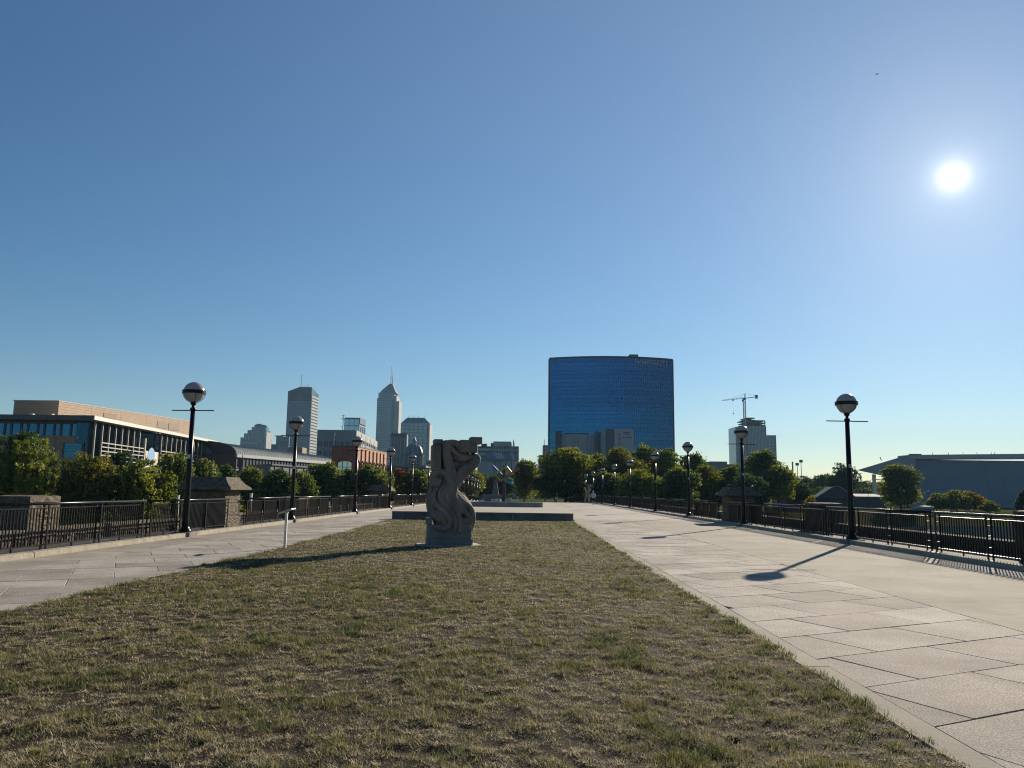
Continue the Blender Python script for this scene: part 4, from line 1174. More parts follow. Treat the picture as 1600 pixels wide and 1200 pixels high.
def text_on(s, size, loc, rotz, material, parent, name='lettering', ext=0.15, shear=0.0, sx=1.0):
    c = bpy.data.curves.new(name, 'FONT'); c.body = s; c.size = size; c.extrude = ext; c.align_x = 'LEFT'; c.resolution_u = 3
    o = bpy.data.objects.new(name, c); COL.objects.link(o)
    bpy.context.view_layer.update()
    me = bpy.data.meshes.new_from_object(o); bpy.data.objects.remove(o)
    me.materials.clear(); me.materials.append(material)
    q = ob(name, me, parent, loc); q.rotation_euler = (R(90), 0, rotz); q.scale = (sx, 1, 1)
    return me, q
# serif capitals cut from strokes
SER = {'J': [((.55,1),(.55,.2)),((.55,.2),(.35,0)),((.35,0),(.1,.08)),((.35,1),(.75,1))],
 'W': [((.05,1),(.32,0)),((.32,0),(.55,.8)),((.55,.8),(.78,0)),((.78,0),(1.05,1)),((-.08,1),(.2,1)),((.92,1),(1.18,1))],
 'M': [((.1,0),(.1,1)),((.1,1),(.5,.1)),((.5,.1),(.9,1)),((.9,1),(.9,0)),((-.03,0),(.23,0)),((.77,0),(1.03,0)),((-.03,1),(.1,1)),((.9,1),(1.03,1))],
 'A': [((.08,0),(.45,1)),((.45,1),(.82,0)),((.22,.36),(.68,.36)),((-.04,0),(.2,0)),((.7,0),(.94,0))],
 'R': [((.12,0),(.12,1)),((.12,1),(.5,1)),((.5,1),(.66,.78)),((.66,.78),(.5,.52)),((.5,.52),(.12,.52)),((.4,.52),(.76,0)),((0,0),(.26,0)),((0,1),(.12,1)),((.7,0),(.86,0))],
 'I': [((.2,0),(.2,1)),((.06,0),(.34,0)),((.06,1),(.34,1))],
 'O': [((.45+.4*math.cos(a*math.pi/6), .5+.5*math.sin(a*math.pi/6)), (.45+.4*math.cos((a+1)*math.pi/6), .5+.5*math.sin((a+1)*math.pi/6))) for a in range(12)],
 'T': [((.4,0),(.4,1)),((.02,1),(.78,1)),((.26,0),(.54,0)),((.04,1),(.04,.84)),((.76,1),(.76,.84))]}
ADV = {'J': .85, 'W': 1.22, 'M': 1.12, 'A': .98, 'R': .92, 'I': .46, 'O': .98, 'T': .86, ' ': .32}
letter_m = mat('letter_white', (0.33,0.39,0.50), None, 0.5, 1)
s = 'JW MARRIOTT'; wid = sum(ADV[c] for c in s)
x0, x1 = at(987, 568, D0).x-cx, at(1042.5, 568, D0).x-cx
hz = (at(1000, 563.3, D0).z - at(1000, 570.5, D0).z); k_ = (x1-x0)/wid; X = x0
zl = at(1014, 571.0, D0-4).z - ZG
for c in s:
    if c != ' ':
        b = MB()
        for (a0, b0), (a1, b1) in SER[c]:
            u = (X+0.4*k_)/half
            b.beam((a0*k_, 0, b0*hz), (a1*k_, 0, b1*hz), 0.55, 0.4, up=(0, 1, 0))
        u = (X+0.4*k_)/half
        q = b.build('letter', letter_m, t); q.location = (X, bow(u)-1.0, zl - (X-x0)*0.004)
    X += ADV[c]*k_

# ---- white hotel in front of it
D1 = 560.0
def Pz(px, py, Y): return at(px, py, Y)
t = thing('white_hotel', 'white hotel block with dark stair tower in front of the blue glass tower', 'hotel', (0, D1, ZG))
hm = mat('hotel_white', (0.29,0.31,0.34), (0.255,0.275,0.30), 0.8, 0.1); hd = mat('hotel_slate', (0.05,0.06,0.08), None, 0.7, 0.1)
def bx(px0, px1, py_top, Y, dep, m_, name, yoff=0):
    a, b = at(px0, py_top, Y), at(px1, py_top, Y)
    return MB().box(a.x, b.x, Y-D1+yoff, Y-D1+yoff+dep, 0, a.z-ZG).build(name, m_, t)
bx(868, 878, 673.5, D1+18, 14, hd, 'stair_tower')
bx(878, 931, 678.5, D1+20, 16, hm, 'long_wing')
bx(882, 920, 676.2, D1+24, 6, hd, 'roof_screen')
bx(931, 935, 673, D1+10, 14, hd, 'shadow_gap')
a, b = at(935, 677, D1+16), at(946, 670.5, D1+2)
MB().prism([(a.x, 16), (b.x, 1.99), (b.x, 24), (a.x, 24)], 0, [a.z-ZG, b.z-ZG, b.z-ZG, a.z-ZG]).build('angled_wing', hm, t)
bx(946, 960, 670.0, D1+2, 20, hd, 'dark_wall')
bx(960, 990.5, 670.3, D1, 24, hm, 'sign_wall')
# windows of the white hotel
wm = g_dark
for r_ in range(7):
    y0 = 676.6 + r_*6.75
    for (pa, pb_) in ((966.2, 967.6), (968.0, 969.4)):
        a, b = at(pa, y0, D1), at(pb_, y0+5.0, D1)
        MB().box(a.x, b.x, -0.12, -0.01, b.z-ZG, a.z-ZG).build('window', wm, t)
    a, b = at(966.0, y0+5.2, D1), at(969.6, y0+6.2, D1)
    MB().box(a.x, b.x, -0.3, -0.01, b.z-ZG, a.z-ZG).build('window_band', trim_w, t)
for r_ in range(5):
    y0 = 682 + r_*6.3
    for pa in (880.5, 883, 896, 902, 917, 923):
        a, b = at(pa, y0, D1+20), at(pa+1.5, y0+3.4, D1+20)
        MB().box(a.x, b.x, 19.85, 19.99, b.z-ZG, a.z-ZG).build('window', wm, t)
# two small blocks of dark lettering, too small to read in the photograph
ink = mat('sign_ink', (0.03,0.03,0.035), None, 0.6, 1)
rs = random.Random(4)
for (pa, pb_, ya, yb) in ((973.5, 985.5, 675.2, 676.3), (976.3, 983, 677.0, 678.2), (976.3, 983, 678.8, 679.6), (972.0, 987.5, 682.7, 683.8), (976.5, 983, 684.2, 684.9)):
    x = pa
    while x < pb_:
        w_ = rs.uniform(0.5, 0.95); a, b = at(x, ya, D1), at(min(x+w_, pb_), yb, D1)
        MB().box(a.x, b.x, -0.1, -0.01, b.z-ZG, a.z-ZG).build('letter', ink, t); x += w_+0.28

def body(t, corners, zs, m_, name='body'):
    return MB().prism([(c[0], c[1]) for c in corners], 0, zs).build(name, m_, t)
def simple_tower(name, label, Y, pxl, pxm, pxr, py_top, m_body, m_grid, rows, cols, sf, pf, depth_m, m_side=None, cat='tower', cols_side=3, side_slope=0.0):
    """a block whose front runs pxl..pxm and whose right side runs pxm..pxr going back"""
    a, b = at(pxl, py_top, Y), at(pxm, py_top, Y)
    t = thing(name, label, cat, (a.x, Y, ZG)); zt = a.z-ZG
    c = at(pxr, py_top, Y+depth_m)
    A, B, C_ = (0, 0), (b.x-a.x, 0), (c.x-a.x, depth_m)
    body(t, [A, B, C_, (0, depth_m)], zt, m_body)
    grid(t, A, B, 0, zt, rows, cols, sf, pf, 0.5, m_grid)
    if m_side: grid(t, B, C_, 0, zt, rows, cols_side, sf, pf, 0.5, m_side, 'side_grid')
    return t, zt, A, B, C_

# ---- tall dark slab tower with slanted top
Y = 1225.0
a, b, c = at(450.5, 608, Y), at(487.5, 604.5, Y), at(498, 617, Y+38)
t = thing('office_tower', 'tall dark grey office tower with sunlit right side and thin roof mast', 'tower', (a.x, Y, ZG))
pk = at(470, 604, Y).z-ZG
A, B, C_ = (0, 0), (b.x-a.x, 0), (c.x-a.x, 38)
mid = ((b.x-a.x)*0.5, 0)
body(t, [A, mid, B, C_, (0, 38)], [a.z-ZG-4, pk-1, b.z-ZG-1, c.z-ZG, a.z-ZG-8], g_slate)
zf = a.z-ZG-20
grid(t, A, B, 0, zf, 32, 9, 0.55, 0.12, 0.6, conc_d); grid(t, B, C_, 0, c.z-ZG-4, 32, 4, 0.60, 0.0, 0.9, conc_l, 'side_grid')  # right side banded in a paler colour, sunlight painted in
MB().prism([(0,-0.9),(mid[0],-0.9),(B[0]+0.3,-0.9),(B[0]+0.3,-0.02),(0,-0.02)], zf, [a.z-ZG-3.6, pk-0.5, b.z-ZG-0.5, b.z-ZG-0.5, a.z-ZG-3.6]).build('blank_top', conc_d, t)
MB().tube([(mid[0]*0.95, 8, pk-2), (mid[0]*0.95, 8, at(472, 585, Y).z-ZG)], 0.35, 6).build('mast', steel, t)
for k, fx in enumerate((0.62, 0.7, 0.8)): MB().tube([(B[0]*fx, 6, pk-2), (B[0]*fx, 6, pk+3+k)], 0.3, 5).build('aerial', steel, t)
sgn = mat('dark_sign', (0.03,0.035,0.07), None, 0.5, 1)
rs = random.Random(8)
for (pa, pb_, ya, yb) in ((455, 467, 613.5, 615.8), (455, 461, 617.6, 619.6)):
    x = pa
    while x < pb_-0.3:
        w_ = rs.uniform(0.8, 1.4); q0, q1 = at(x, ya, Y), at(min(x+w_, pb_), yb, Y)
        MB().box(q0.x-a.x, q1.x-a.x, -1.2, -0.92, q1.z-ZG, q0.z-ZG).build('letter', sgn, t); x += w_+0.35

# ---- stepped tower
Y = 1450.0
a = at(375, 700, Y)
t = thing('stepped_tower', 'stepped grey tower with rounded crown far left of the skyline', 'tower', (a.x, Y, ZG))
def rx_(px): return at(px, 700, Y).x-a.x
def rz_(py): return at(395, py, Y).z-ZG
steps = [(375, 414.5, 683.5, 0), (379, 414.5, 677, 4), (383, 413, 671.5, 8), (388, 411, 666.5, 12), (391.5, 408, 663.5, 14)]
z_prev = 0
for k, (p0, p1, top, yo) in enumerate(steps):
    MB().box(rx_(p0), rx_(p1), yo, 36-yo*0.6, z_prev, rz_(top)).build('tier', g_slate, t)
    grid(t, (rx_(p0), yo), (rx_(p1)-4, yo), z_prev, rz_(top), 12 if k == 0 else 2, 7, 0.5, 0.3, 0.5, conc_g)
    z_prev = rz_(top)
MB().prism([(rx_(391.5), 14), (rx_(408), 14), (rx_(408), 30), (rx_(391.5), 30)], z_prev, z_prev+1).build('cornice', conc_d, t)
cr = MB()
pts = [(391.5, 663.2), (396, 661.2), (401, 661.2), (408, 666.5)]
cr.add([(rx_(p), 14, rz_(q)) for p, q in pts]+[(rx_(391.5), 14, z_prev-1), (rx_(408), 14, z_prev-1)] + [(rx_(p), 28, rz_(q)) for p, q in pts]+[(rx_(391.5), 28, z_prev-1), (rx_(408), 28, z_prev-1)],
       [(4,5,3,2,1,0), (6,7,8,9,11,10), (0,1,7,6), (1,2,8,7), (2,3,9,8), (3,5,11,9), (5,4,10,11), (4,0,6,10)])
cr.build('crown', conc_d, t)
sd = MB().box(rx_(411.5), rx_(415.5), -0.8, 30, 0, rz_(675)); sd.build('lit_shaft', conc_l, t)  # paler colour stands for sunlight on this shaft
grid(t, (rx_(398), -0.6), (rx_(411), -0.6), 0, rz_(684), 14, 5, 0.45, 0.35, 0.5, conc_l, 'lit_bay')  # bay coloured paler to look sunlit

# ---- low stepped block at the foot of the dark tower
t, zt, A, B, C_ = simple_tower('office_block', 'low stepped pale office block at the left foot of the dark tower', 950, 432, 452, 453, 682, g_slate, conc_g, 6, 8, 0.5, 0.5, 30, cat='building')
q0 = at(423.5, 694, 950); MB().box(q0.x-t.location.x, -0.05, 1, 28, 0, q0.z-ZG).build('lower_wing', conc_g, t)
MB().box(-1.2, B[0]*0.5, -1.2, 30, zt, zt+1.2).build('roof_overhang', conc_d, t)

# ---- glass tower with blue sign (between)
t, zt, A, B, C_ = simple_tower('glass_office', 'small bright blue glass office tower with dark blue sign panel', 1000, 538.5, 561.5, 571, 652.5, g_teal, mat('blue_frame', (0.20,0.28,0.36), None, 0.4, 1), 9, 3, 0.10, 0.05, 30, trim_w, 'tower')
MB().obox((B[0]+0.6, 0.5, zt-8), (C_[0]-B[0], 28, 0), (0.5, -0.1, 0), (0, 0, 8)).build('sign_panel', mat('navy_sign', (0.02,0.035,0.16), None, 0.4, 1), t)
MB().box(0, B[0], -0.7, -0.51, zt-2, zt).build('roof_band', mat('navy_sign', (0,0,0)), t)
# relay mast
q = at(535.5, 672, 690)
t = thing('relay_mast', 'slim mast with dish aerials left of the small blue glass tower', 'mast', (q.x, 690, ZG))
zt = at(535.5, 648, 690).z-ZG
MB().tube([(0,0,0),(0,0,zt)], 0.35, 6).build('mast', steel, t)
for k, (pyy, dx) in enumerate(((654.5, -1.0), (656.0, 1.0), (667.5, -1.0))):
    z = at(535, pyy, 690).z-ZG; MB().lathe([(0.05, 0), (1.0, 0.35), (1.05, 0.5)], 12).build('dish', steel, t).location = (dx, -0.5, z)
MB().box(-1.8, 1.8, -0.1, 0.1, at(535,649.5,690).z-ZG, at(535,649.5,690).z-ZG+0.3).build('cross_arm', steel, t)

# ---- government block with punched windows
Y = 640.0
a, b, c = at(497, 671.5, Y), at(555.5, 671.5, Y), at(588.5, 682.5, Y+150)
t = thing('government_block', 'wide grey government block with square windows and sunlit right side', 'building', (a.x, Y, ZG))
zt = a.z-ZG; A, B, C_ = (0, 0), (b.x-a.x, 0), (c.x-a.x, 150)
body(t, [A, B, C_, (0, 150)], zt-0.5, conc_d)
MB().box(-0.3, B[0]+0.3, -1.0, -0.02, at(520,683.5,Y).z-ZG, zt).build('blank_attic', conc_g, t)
zt2 = at(520,683.5,Y).z-ZG
nc = 7; 
for r_ in range(6):
    z1 = zt2 - r_*zt2/6.0
    MB().box(-0.3, B[0]+0.3, -1.0, -0.02, z1-zt2/6*0.42, z1-0.02).build('spandrel', conc_g, t)
for k in range(nc):
    w_ = (B[0]+0.6)/nc
    MB().box(-0.3+k*w_, -0.3+k*w_+w_*0.3, -1.03, -0.02, 0, zt2-0.03).build('pier', conc_g, t)
    MB().box(-0.3+k*w_+w_*0.61, -0.3+k*w_+w_*0.69, -1.03, -0.02, 0, zt2-0.03).build('pier', conc_g, t)
ee = Vector((C_[0]-B[0], 150, 0)); Ls = ee.length; ee /= Ls; nn = Vector((ee.y, -ee.x, 0))
MB().obox(Vector((B[0], 0, zt-6)), ee*Ls, nn*1.0, (0,0,6)).build('side_attic', conc_l, t)  # sunlit side coloured paler than the front, here and below
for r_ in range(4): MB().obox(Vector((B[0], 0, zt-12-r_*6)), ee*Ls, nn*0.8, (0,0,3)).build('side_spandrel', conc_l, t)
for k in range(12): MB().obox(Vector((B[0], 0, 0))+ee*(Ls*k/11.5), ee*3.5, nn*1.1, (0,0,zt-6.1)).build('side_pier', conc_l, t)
for k in range(5):
    q = Vector((B[0], 0, 0))+ee*(Ls*(k+0.5)/5)+nn*3; MB().tube([(q.x, q.y, 0), (q.x, q.y, zt-2)], 0.25, 5).build('flue', steel, t)

# ---- spired skyscraper
Y = 1500.0
a = at(587.5, 700, Y)
t = thing('spired_skyscraper', 'tallest stepped skyscraper with pyramid crown and twin spires', 'tower', (a.x, Y, ZG))
def rx_(px): return at(px, 660, Y).x-a.x
def rz_(py): return at(604, py, Y).z-ZG
wq = rx_(614)
tiers = [(588, 614, 622, 0), (589.5, 613.5, 614.5, 2)]
MB().box(rx_(588), rx_(614), 0, 46, 0, rz_(622)).build('shaft', g_slate, t)
grid(t, (rx_(588), 0), (rx_(611), 0), 0, rz_(622), 42, 5, 0.5, 0.0, 0.6, conc_g)
MB().box(rx_(611), rx_(614.2), -0.9, 30, 0, rz_(624)).build('corner_shaft', g_dark, t)
MB().box(rx_(614.3), rx_(618), 3, 40, 0, rz_(618)).build('lit_return', conc_l, t)  # right returns painted paler for the sun falling on them
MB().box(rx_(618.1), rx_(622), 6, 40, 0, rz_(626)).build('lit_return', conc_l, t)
MB().box(rx_(589.5), rx_(614), 2, 44, rz_(622), rz_(613.5)).build('upper_tier', g_slate, t)
grid(t, (rx_(589.5), 2), (rx_(614), 2), rz_(622), rz_(613.5), 3, 4, 0.5, 0.1, 0.6, conc_g)
pyr = MB(); x0_, x1_ = rx_(591.5), rx_(617.0); xm = rx_(606.5)
pyr.v = [(x0_, 3, rz_(613.4)), (x1_, 3, rz_(613.4)), (x1_, 40, rz_(613.4)), (x0_, 40, rz_(613.4)), (rx_(594), 4, rz_(609.5)), (rx_(615), 4, rz_(609.5)), (rx_(615), 38, rz_(609.5)), (rx_(594), 38, rz_(609.5)), (xm-3, 16, rz_(598)), (xm+3, 16, rz_(598)), (xm+3, 24, rz_(598)), (xm-3, 24, rz_(598))]
pyr.f = [(3,2,1,0)] + [(i*4+k, i*4+(k+1)%4, i*4+4+(k+1)%4, i*4+4+k) for i in range(2) for k in range(4)] + [(8,9,10,11)]
pyr.build('pyramid_crown', conc_g, t)
MB().box(rx_(599.5), rx_(605.5), 8, 9.5, rz_(611), rz_(608)).build('crown_opening', g_dark, t)
for px, top, mid_ in ((606.0, 569.5, 584), (608.6, 572.5, 586)):
    x = rx_(px); MB().tube([(x, 20, rz_(598)-1), (x, 20, rz_(mid_)), (x, 20, rz_(mid_)+0.2), (x, 20, rz_(top))], [1.0, 1.0, 0.5, 0.35], 8).build('spire', steel, t)

# ---- chamfered market tower
Y = 1350.0
a = at(626.5, 700, Y)
t = thing('chamfered_tower', 'blue-grey tower with chamfered roof and aerials right of the spired skyscraper', 'tower', (a.x, Y, ZG))
def rx_(px): return at(px, 660, Y).x-a.x
def rz_(py): return at(648, py, Y).z-ZG
MB().box(rx_(626.5), rx_(668), 0, 40, 0, rz_(661)).build('shaft', g_slate, t)
grid(t, (rx_(626.5), 0), (rx_(668), 0), 0, rz_(661), 20, 6, 0.22, 0.12, 0.6, conc_g)
MB().box(rx_(668.1), rx_(671.5), 3, 40, 0, rz_(662)).build('lit_return', conc_l, t)  # sunlight on this return put into its paler colour
ch = MB(); ch.v = [(rx_(627), 0, rz_(661)), (rx_(671), 0, rz_(661)), (rx_(671), 40, rz_(661)), (rx_(627), 40, rz_(661)), (rx_(635), 8, rz_(652)), (rx_(662), 8, rz_(652)), (rx_(662), 32, rz_(652)), (rx_(635), 32, rz_(652))]
ch.f = [(0,1,5,4), (1,2,6,5), (2,3,7,6), (3,0,4,7), (4,5,6,7), (3,2,1,0)]; ch.build('chamfered_roof', g_slate, t)
for k in range(4):
    x = rx_(637+k*7.5); MB().beam((x+(-3 if k < 2 else 3), -0.2, rz_(661)), (x, 7.8, rz_(652)), 0.6).build('roof_rib', conc_g, t)
for px in (636, 643, 645, 652, 661): MB().tube([(rx_(px), 15, rz_(652)), (rx_(px), 15, rz_(648))], 0.3, 5).build('aerial', steel, t)

# ---- concrete slab block with a dark slot
t, zt, A, B, C_ = simple_tower('slab_block', 'plain grey slab block with dark vertical slot below the skyscrapers', 600, 610.5, 636, 638, 678, conc_g, conc_g, 1, 1, 0.0, 0.0, 25, cat='building')
MB().box(B[0]*0.34, B[0]*0.46, -0.25, -0.02, 0, zt*0.90).build('slot', g_dark, t)
for fx in (0.05, 0.22, 0.6, 0.85): MB().box(B[0]*fx, B[0]*fx+0.5, -0.4, -0.02, 0, zt*0.93).build('rib', conc_l, t)
MB().box(0, B[0], -0.5, -0.02, zt-1.4, zt+0.5).build('parapet', conc_d, t)
q0, q1 = at(636, 673, 612), at(629, 673, 612)
# ---- domed statehouse
Y = 560.0
a = at(646, 735, Y)
t = thing('domed_statehouse', 'grey ribbed dome with lantern and spire left of the carved sculpture', 'building', (a.x, Y, ZG))
def rz_(py): return at(646, py, Y).z-ZG
mp = FPX/Y
rr = 14.5/mp
MB().lathe([(rr*1.05, 0), (rr*1.05, rz_(712)), (rr*1.1, rz_(712)+0.1), (rr*1.1, rz_(711))], 28).build('drum', conc_g, t)
prof = [(rr*1.0*math.cos(k*math.pi/2/8*0.88), rz_(711)+0.05+(rz_(694)-rz_(711))*math.sin(k*math.pi/2/8)) for k in range(9)]
MB().lathe(prof, 28).build('dome', mat('copper_dome', (0.10,0.13,0.14), (0.14,0.17,0.175), 0.5, 0.2), t, True)
for k in range(12):
    th = k*math.pi/6
    MB().tube([((p_[0]+0.1)*math.cos(th), (p_[0]+0.1)*math.sin(th), p_[1]) for p_ in prof], 0.16, 5).build('dome_rib', conc_l, t)
MB().lathe([(1.5, rz_(694)), (1.5, rz_(689.5)), (1.9, rz_(689.3)), (1.9, rz_(688.6))], 14).build('lantern', conc_l, t)
MB().lathe([(1.7, rz_(688.5)), (0.9, rz_(686)), (0.2, rz_(682)), (0.1, rz_(676))], 14).build('lantern_roof', mat('copper_dome', (0,0,0)), t)
for k in range(16):
    th = k*math.pi/8; MB().tube([(rr*1.12*math.cos(th), rr*1.12*math.sin(th), 0), (rr*1.12*math.cos(th), rr*1.12*math.sin(th), rz_(713))], 0.35, 6).build('column', conc_l, t)
# ---- low long roof below
t, zt, A, B, C_ = simple_tower('low_hall', 'low dark hall with flat roof below the dome', 300, 603, 662, 664, 730, conc_d, conc_g, 1, 8, 0.0, 0.25, 20, cat='building')
MB().box(-1, B[0]+1, -1, 21, zt, zt+0.8).build('roof', conc_g, t)

# ---- pale midrise group in the centre
Y = 720.0
a = at(746, 735, Y)
t = thing('midrise_group', 'pale grey stepped midrise building between sculpture and blue tower', 'building', (a.x, Y, ZG))
def rx_(px): return at(px, 720, Y).x-a.x
def rz_(py): return at(780, py, Y).z-ZG
for (p0, p1, top, y0, nm) in ((746, 766, 697.5, 0, 'left_wing'), (766.05, 799, 692, 3, 'centre'), (799.05, 810.5, 697, 0, 'right_wing')):
    MB().box(rx_(p0), rx_(p1), y0, 30, 0, rz_(top)).build(nm, conc_d if nm != 'right_wing' else conc_d, t)
grid(t, (0, 0), (rx_(766), 0), 0, rz_(698), 11, 1, 0.62, 0.0, 0.5, conc_l, 'left_bands')
grid(t, (rx_(766.05), 3), (rx_(799), 3), 0, rz_(697), 10, 8, 0.5, 0.45, 0.5, conc_l, 'centre_grid')
grid(t, (rx_(799.05), 0), (rx_(810.5), 0), 0, rz_(697.2), 10, 4, 0.5, 0.5, 0.5, conc_l, 'right_grid')
MB().box(rx_(770.3), rx_(798.5), 2.2, 28, rz_(697), rz_(689.5)).build('attic', conc_l, t)
MB().box(rx_(751), rx_(760), 5, 14, rz_(697.5), rz_(693)).build('roof_plant', conc_d, t)
# ---- pale angular museum roof in front
Y = 520.0
a = at(747, 735, Y)
t = thing('angular_hall', 'pale hall with angled roof planes in front of the grey midrise', 'building', (a.x, Y, ZG))
def rx_(px): return at(px, 720, Y).x-a.x
def rz_(py): return at(780, py, Y).z-ZG
MB().box(0, rx_(806), 0, 20, 0, rz_(721)).build('wall', conc_l, t)
for px in (772, 781, 790, 799): MB().box(rx_(px), rx_(px+1.2), -0.4, -0.02, 0, rz_(722)).build('slot', conc_d, t)
MB().box(rx_(762), rx_(782), -1.5, -0.02, rz_(721), rz_(720)).build('canopy', conc_d, t)
for (q_, m__) in ((((754,716.5),(759,707),(769,707),(776,716.5)), conc_g), (((769,707),(783,707),(790,716.5),(776,716.5)), conc_l), (((783,707),(797,708),(802,718),(790,716.5)), conc_g), (((797,708),(800,708),(807,719),(802,718)), conc_l)):
    b = MB(); lo = [(rx_(p_[0]), 6-(p_[1]-707)*0.4, rz_(p_[1])) for p_ in q_]
    b.add(lo + [(x, y+8, z) for x, y, z in lo], [(3,2,1,0), (4,5,6,7), (0,1,5,4), (1,2,6,5), (2,3,7,6), (3,0,4,7)]); b.build('roof_plane', m__, t)
MB().box(rx_(755), rx_(803), 2, 19, rz_(721), rz_(716.8)).build('clerestory', conc_g, t)
# flag poles
fl_r = mat('flag_cloth', (0.42,0.06,0.07), (0.55,0.52,0.50), 0.8, 1.2, 1, contrast=(0.48, 0.52))
def flagpole(px, top, bot, Y, label, flag_h):
    q = at(px, bot, Y); zt = at(px, top, Y).z
    t = thing('flagpole', label, 'flagpole', (q.x, Y, q.z)); h = zt-q.z; s_ = Y/FPX
    MB().tube([(0,0,0),(0,0,h)], [0.5*s_, 0.3*s_], 6).build('pole', steel, t)
    b = MB(); n = 8
    for i in range(n+1):
        z = h*0.97 - flag_h*s_*i/n; w_ = s_*(1.1+0.9*math.sin(i*0.8))
        b.v += [(0.1, 0.2*s_*math.sin(i*1.3), z), (0.5*w_, -0.5*s_*math.sin(i), z-0.3*s_), (w_*1.1, 0.4*s_*math.cos(i*1.1), z-0.6*s_)]
    for i in range(n):
        for k in (0, 1): b.f.append((i*3+k, i*3+k+1, i*3+4+k, i*3+3+k))
    b.build('flag', fl_r if px > 700 else white_p, t)
flagpole(801.3, 686.5, 735, 500, 'flagpole with limp red and white flag before the grey midrise', 26)
flagpole(521.5, 675, 699, 196, 'flagpole with limp white flag on the red brick building', 11)
# ---- narrow buildings left of the blue tower
t, zt, A, B, C_ = simple_tower('narrow_block', 'narrow pale tower at the left edge of the blue glass tower', 800, 848.5, 862, 863, 695.5, conc_d, conc_l, 12, 4, 0.5, 0.4, 20, cat='building')
MB().tube([(B[0]*0.15, 3, zt), (B[0]*0.15, 3, at(848, 686, 800).z-ZG)], 0.3, 5).build('mast', steel, t)
simple_tower('narrow_block', 'lower narrow pale block left of the blue glass tower', 790, 842, 848.3, 848.4, 711, conc_d, conc_l, 9, 2, 0.5, 0.4, 20, cat='building')

# ================================================================ museum on the left
YA = 139.0
cA = at(151, 650, YA)
ZE = cA.z                                                   # eave height at the corner
cB = at(341, 689.5, 216)
t = thing('museum', 'long museum with tan brick front, white louvred glass side and flat overhanging roof', 'museum', (cA.x, YA, -3.2))
ox, oy, oz = cA.x, YA, -3.2
ex_l = at(-60, 650, YA).x - ox
EB = Vector((cB.x-ox, cB.y-oy, 0)); LB = EB.length; eb = EB/LB; nb = Vector((eb.y, -eb.x, 0))
zE = ZE-oz; zEB = cB.z-oz
def zr(py, Y=YA, px=100): return at(px, py, Y).z-oz
rec = 2.2                                                    # wall set back under the eave
ca = Vector((0, rec, 0)) - nb*rec
# body behind the front face and the side face
MB().prism([(ex_l, rec+0.4), (ca.x-0.4, rec+0.4), (EB.x-nb.x*rec-0.4, EB.y-4), (ex_l, EB.y-4)], 0, zE-0.8).build('core_wall', dark_metal, t)
# roof slab
rf = MB(); poly = [(ex_l, -0.6), (0, -0.6), (EB.x, EB.y), (ex_l, EB.y)]
rf.prism(poly, [zE-0.72, zE-0.72, zEB-0.60, zEB-0.60], [zE, zE, zEB, zEB]); roof = rf.build('roof', mat('roof_fascia', (0.62,0.60,0.55), (0.52,0.50,0.46), 0.5, 1), t)
MB().prism([(ex_l, -0.72), (-0.05, -0.72), (-0.05, -0.61), (ex_l, -0.61)], zE-0.8, zE+0.05).build('front_fascia', mat('shaded_fascia', (0.06,0.075,0.10), None, 0.5, 1), roof)  # dark bluish strip paints shade onto the front edge of the pale roof
# tan brick front with ribbon windows and punched windows
zb0, zb1 = zr(679.5), zr(661)
frm = tan_brick
x_end = ca.x-2.6
MB().box(ex_l, x_end, rec-0.02, rec+0.38, 0, zb0-0.02).build('front_wall', frm, t)
MB().box(ex_l, x_end, rec+0.02, rec+0.38, zb1+0.02, zE-0.85).build('front_head', dark_metal, t)
glz = glass('sky', (0.018,0.085,0.18), 0.1, 1.0)
x = x_end-0.15; k = 0
while x > ex_l+2:
    w_ = (1.35, 0.72)[(k+1) % 2]
    fm = MB().box(x-w_-0.1, x+0.1, rec+0.10, rec+0.36, zb0, zb1).build('window', glz, t)
    MB().box(x-w_-0.10, x-w_-0.02, rec-0.05, rec+0.09, zb0, zb1).build('frame', dark_metal, fm)
    MB().box(x-w_-0.42, x-w_-0.12, rec-0.02, rec+0.3, zb0+0.001, zb1).build('pier', dark_metal, t)
    x -= w_+0.52; k += 1
for xx in (at(76, 690, YA).x-ox, at(127, 690, YA).x-ox): MB().box(xx-0.03, xx+0.03, rec-0.06, rec-0.025, 0, zb0-0.1).build('joint', dark_metal, t)
wx0, wx1 = at(90, 700, YA).x-ox, at(117.5, 700, YA).x-ox
wd_ = MB().box(wx0, wx1, rec-0.10, rec-0.025, zr(713), zr(692)).build('window', glz, t)
MB().box(wx0-0.35, wx0, rec-0.14, rec-0.025, zr(713)-0.2, zr(692)+0.2).build('frame', dark_metal, wd_)
for k in range(1, 5): MB().box(wx0, wx1, rec-0.13, rec-0.101, zr(713)+(zr(692)-zr(713))*k/5-0.03, zr(713)+(zr(692)-zr(713))*k/5+0.03).build('glazing_bar', dark_metal, wd_)
MB().box(wx1-0.1, wx1+0.35, rec-0.14, rec-0.025, zr(713)-0.2, zr(692)+0.2).build('frame', dark_metal, wd_)
MB().box(x_end+0.02, ca.x-0.5, rec+0.05, rec+0.38, 0, zE-0.86).build('corner_glass', glass('navy', (0.012,0.045,0.085), 0.1, 1.0), t)
MB().box(ca.x-2.4, ca.x-1.9, rec-0.1, rec+0.04, zr(685), zr(680.5)).build('lamp_box', trim_w, t)
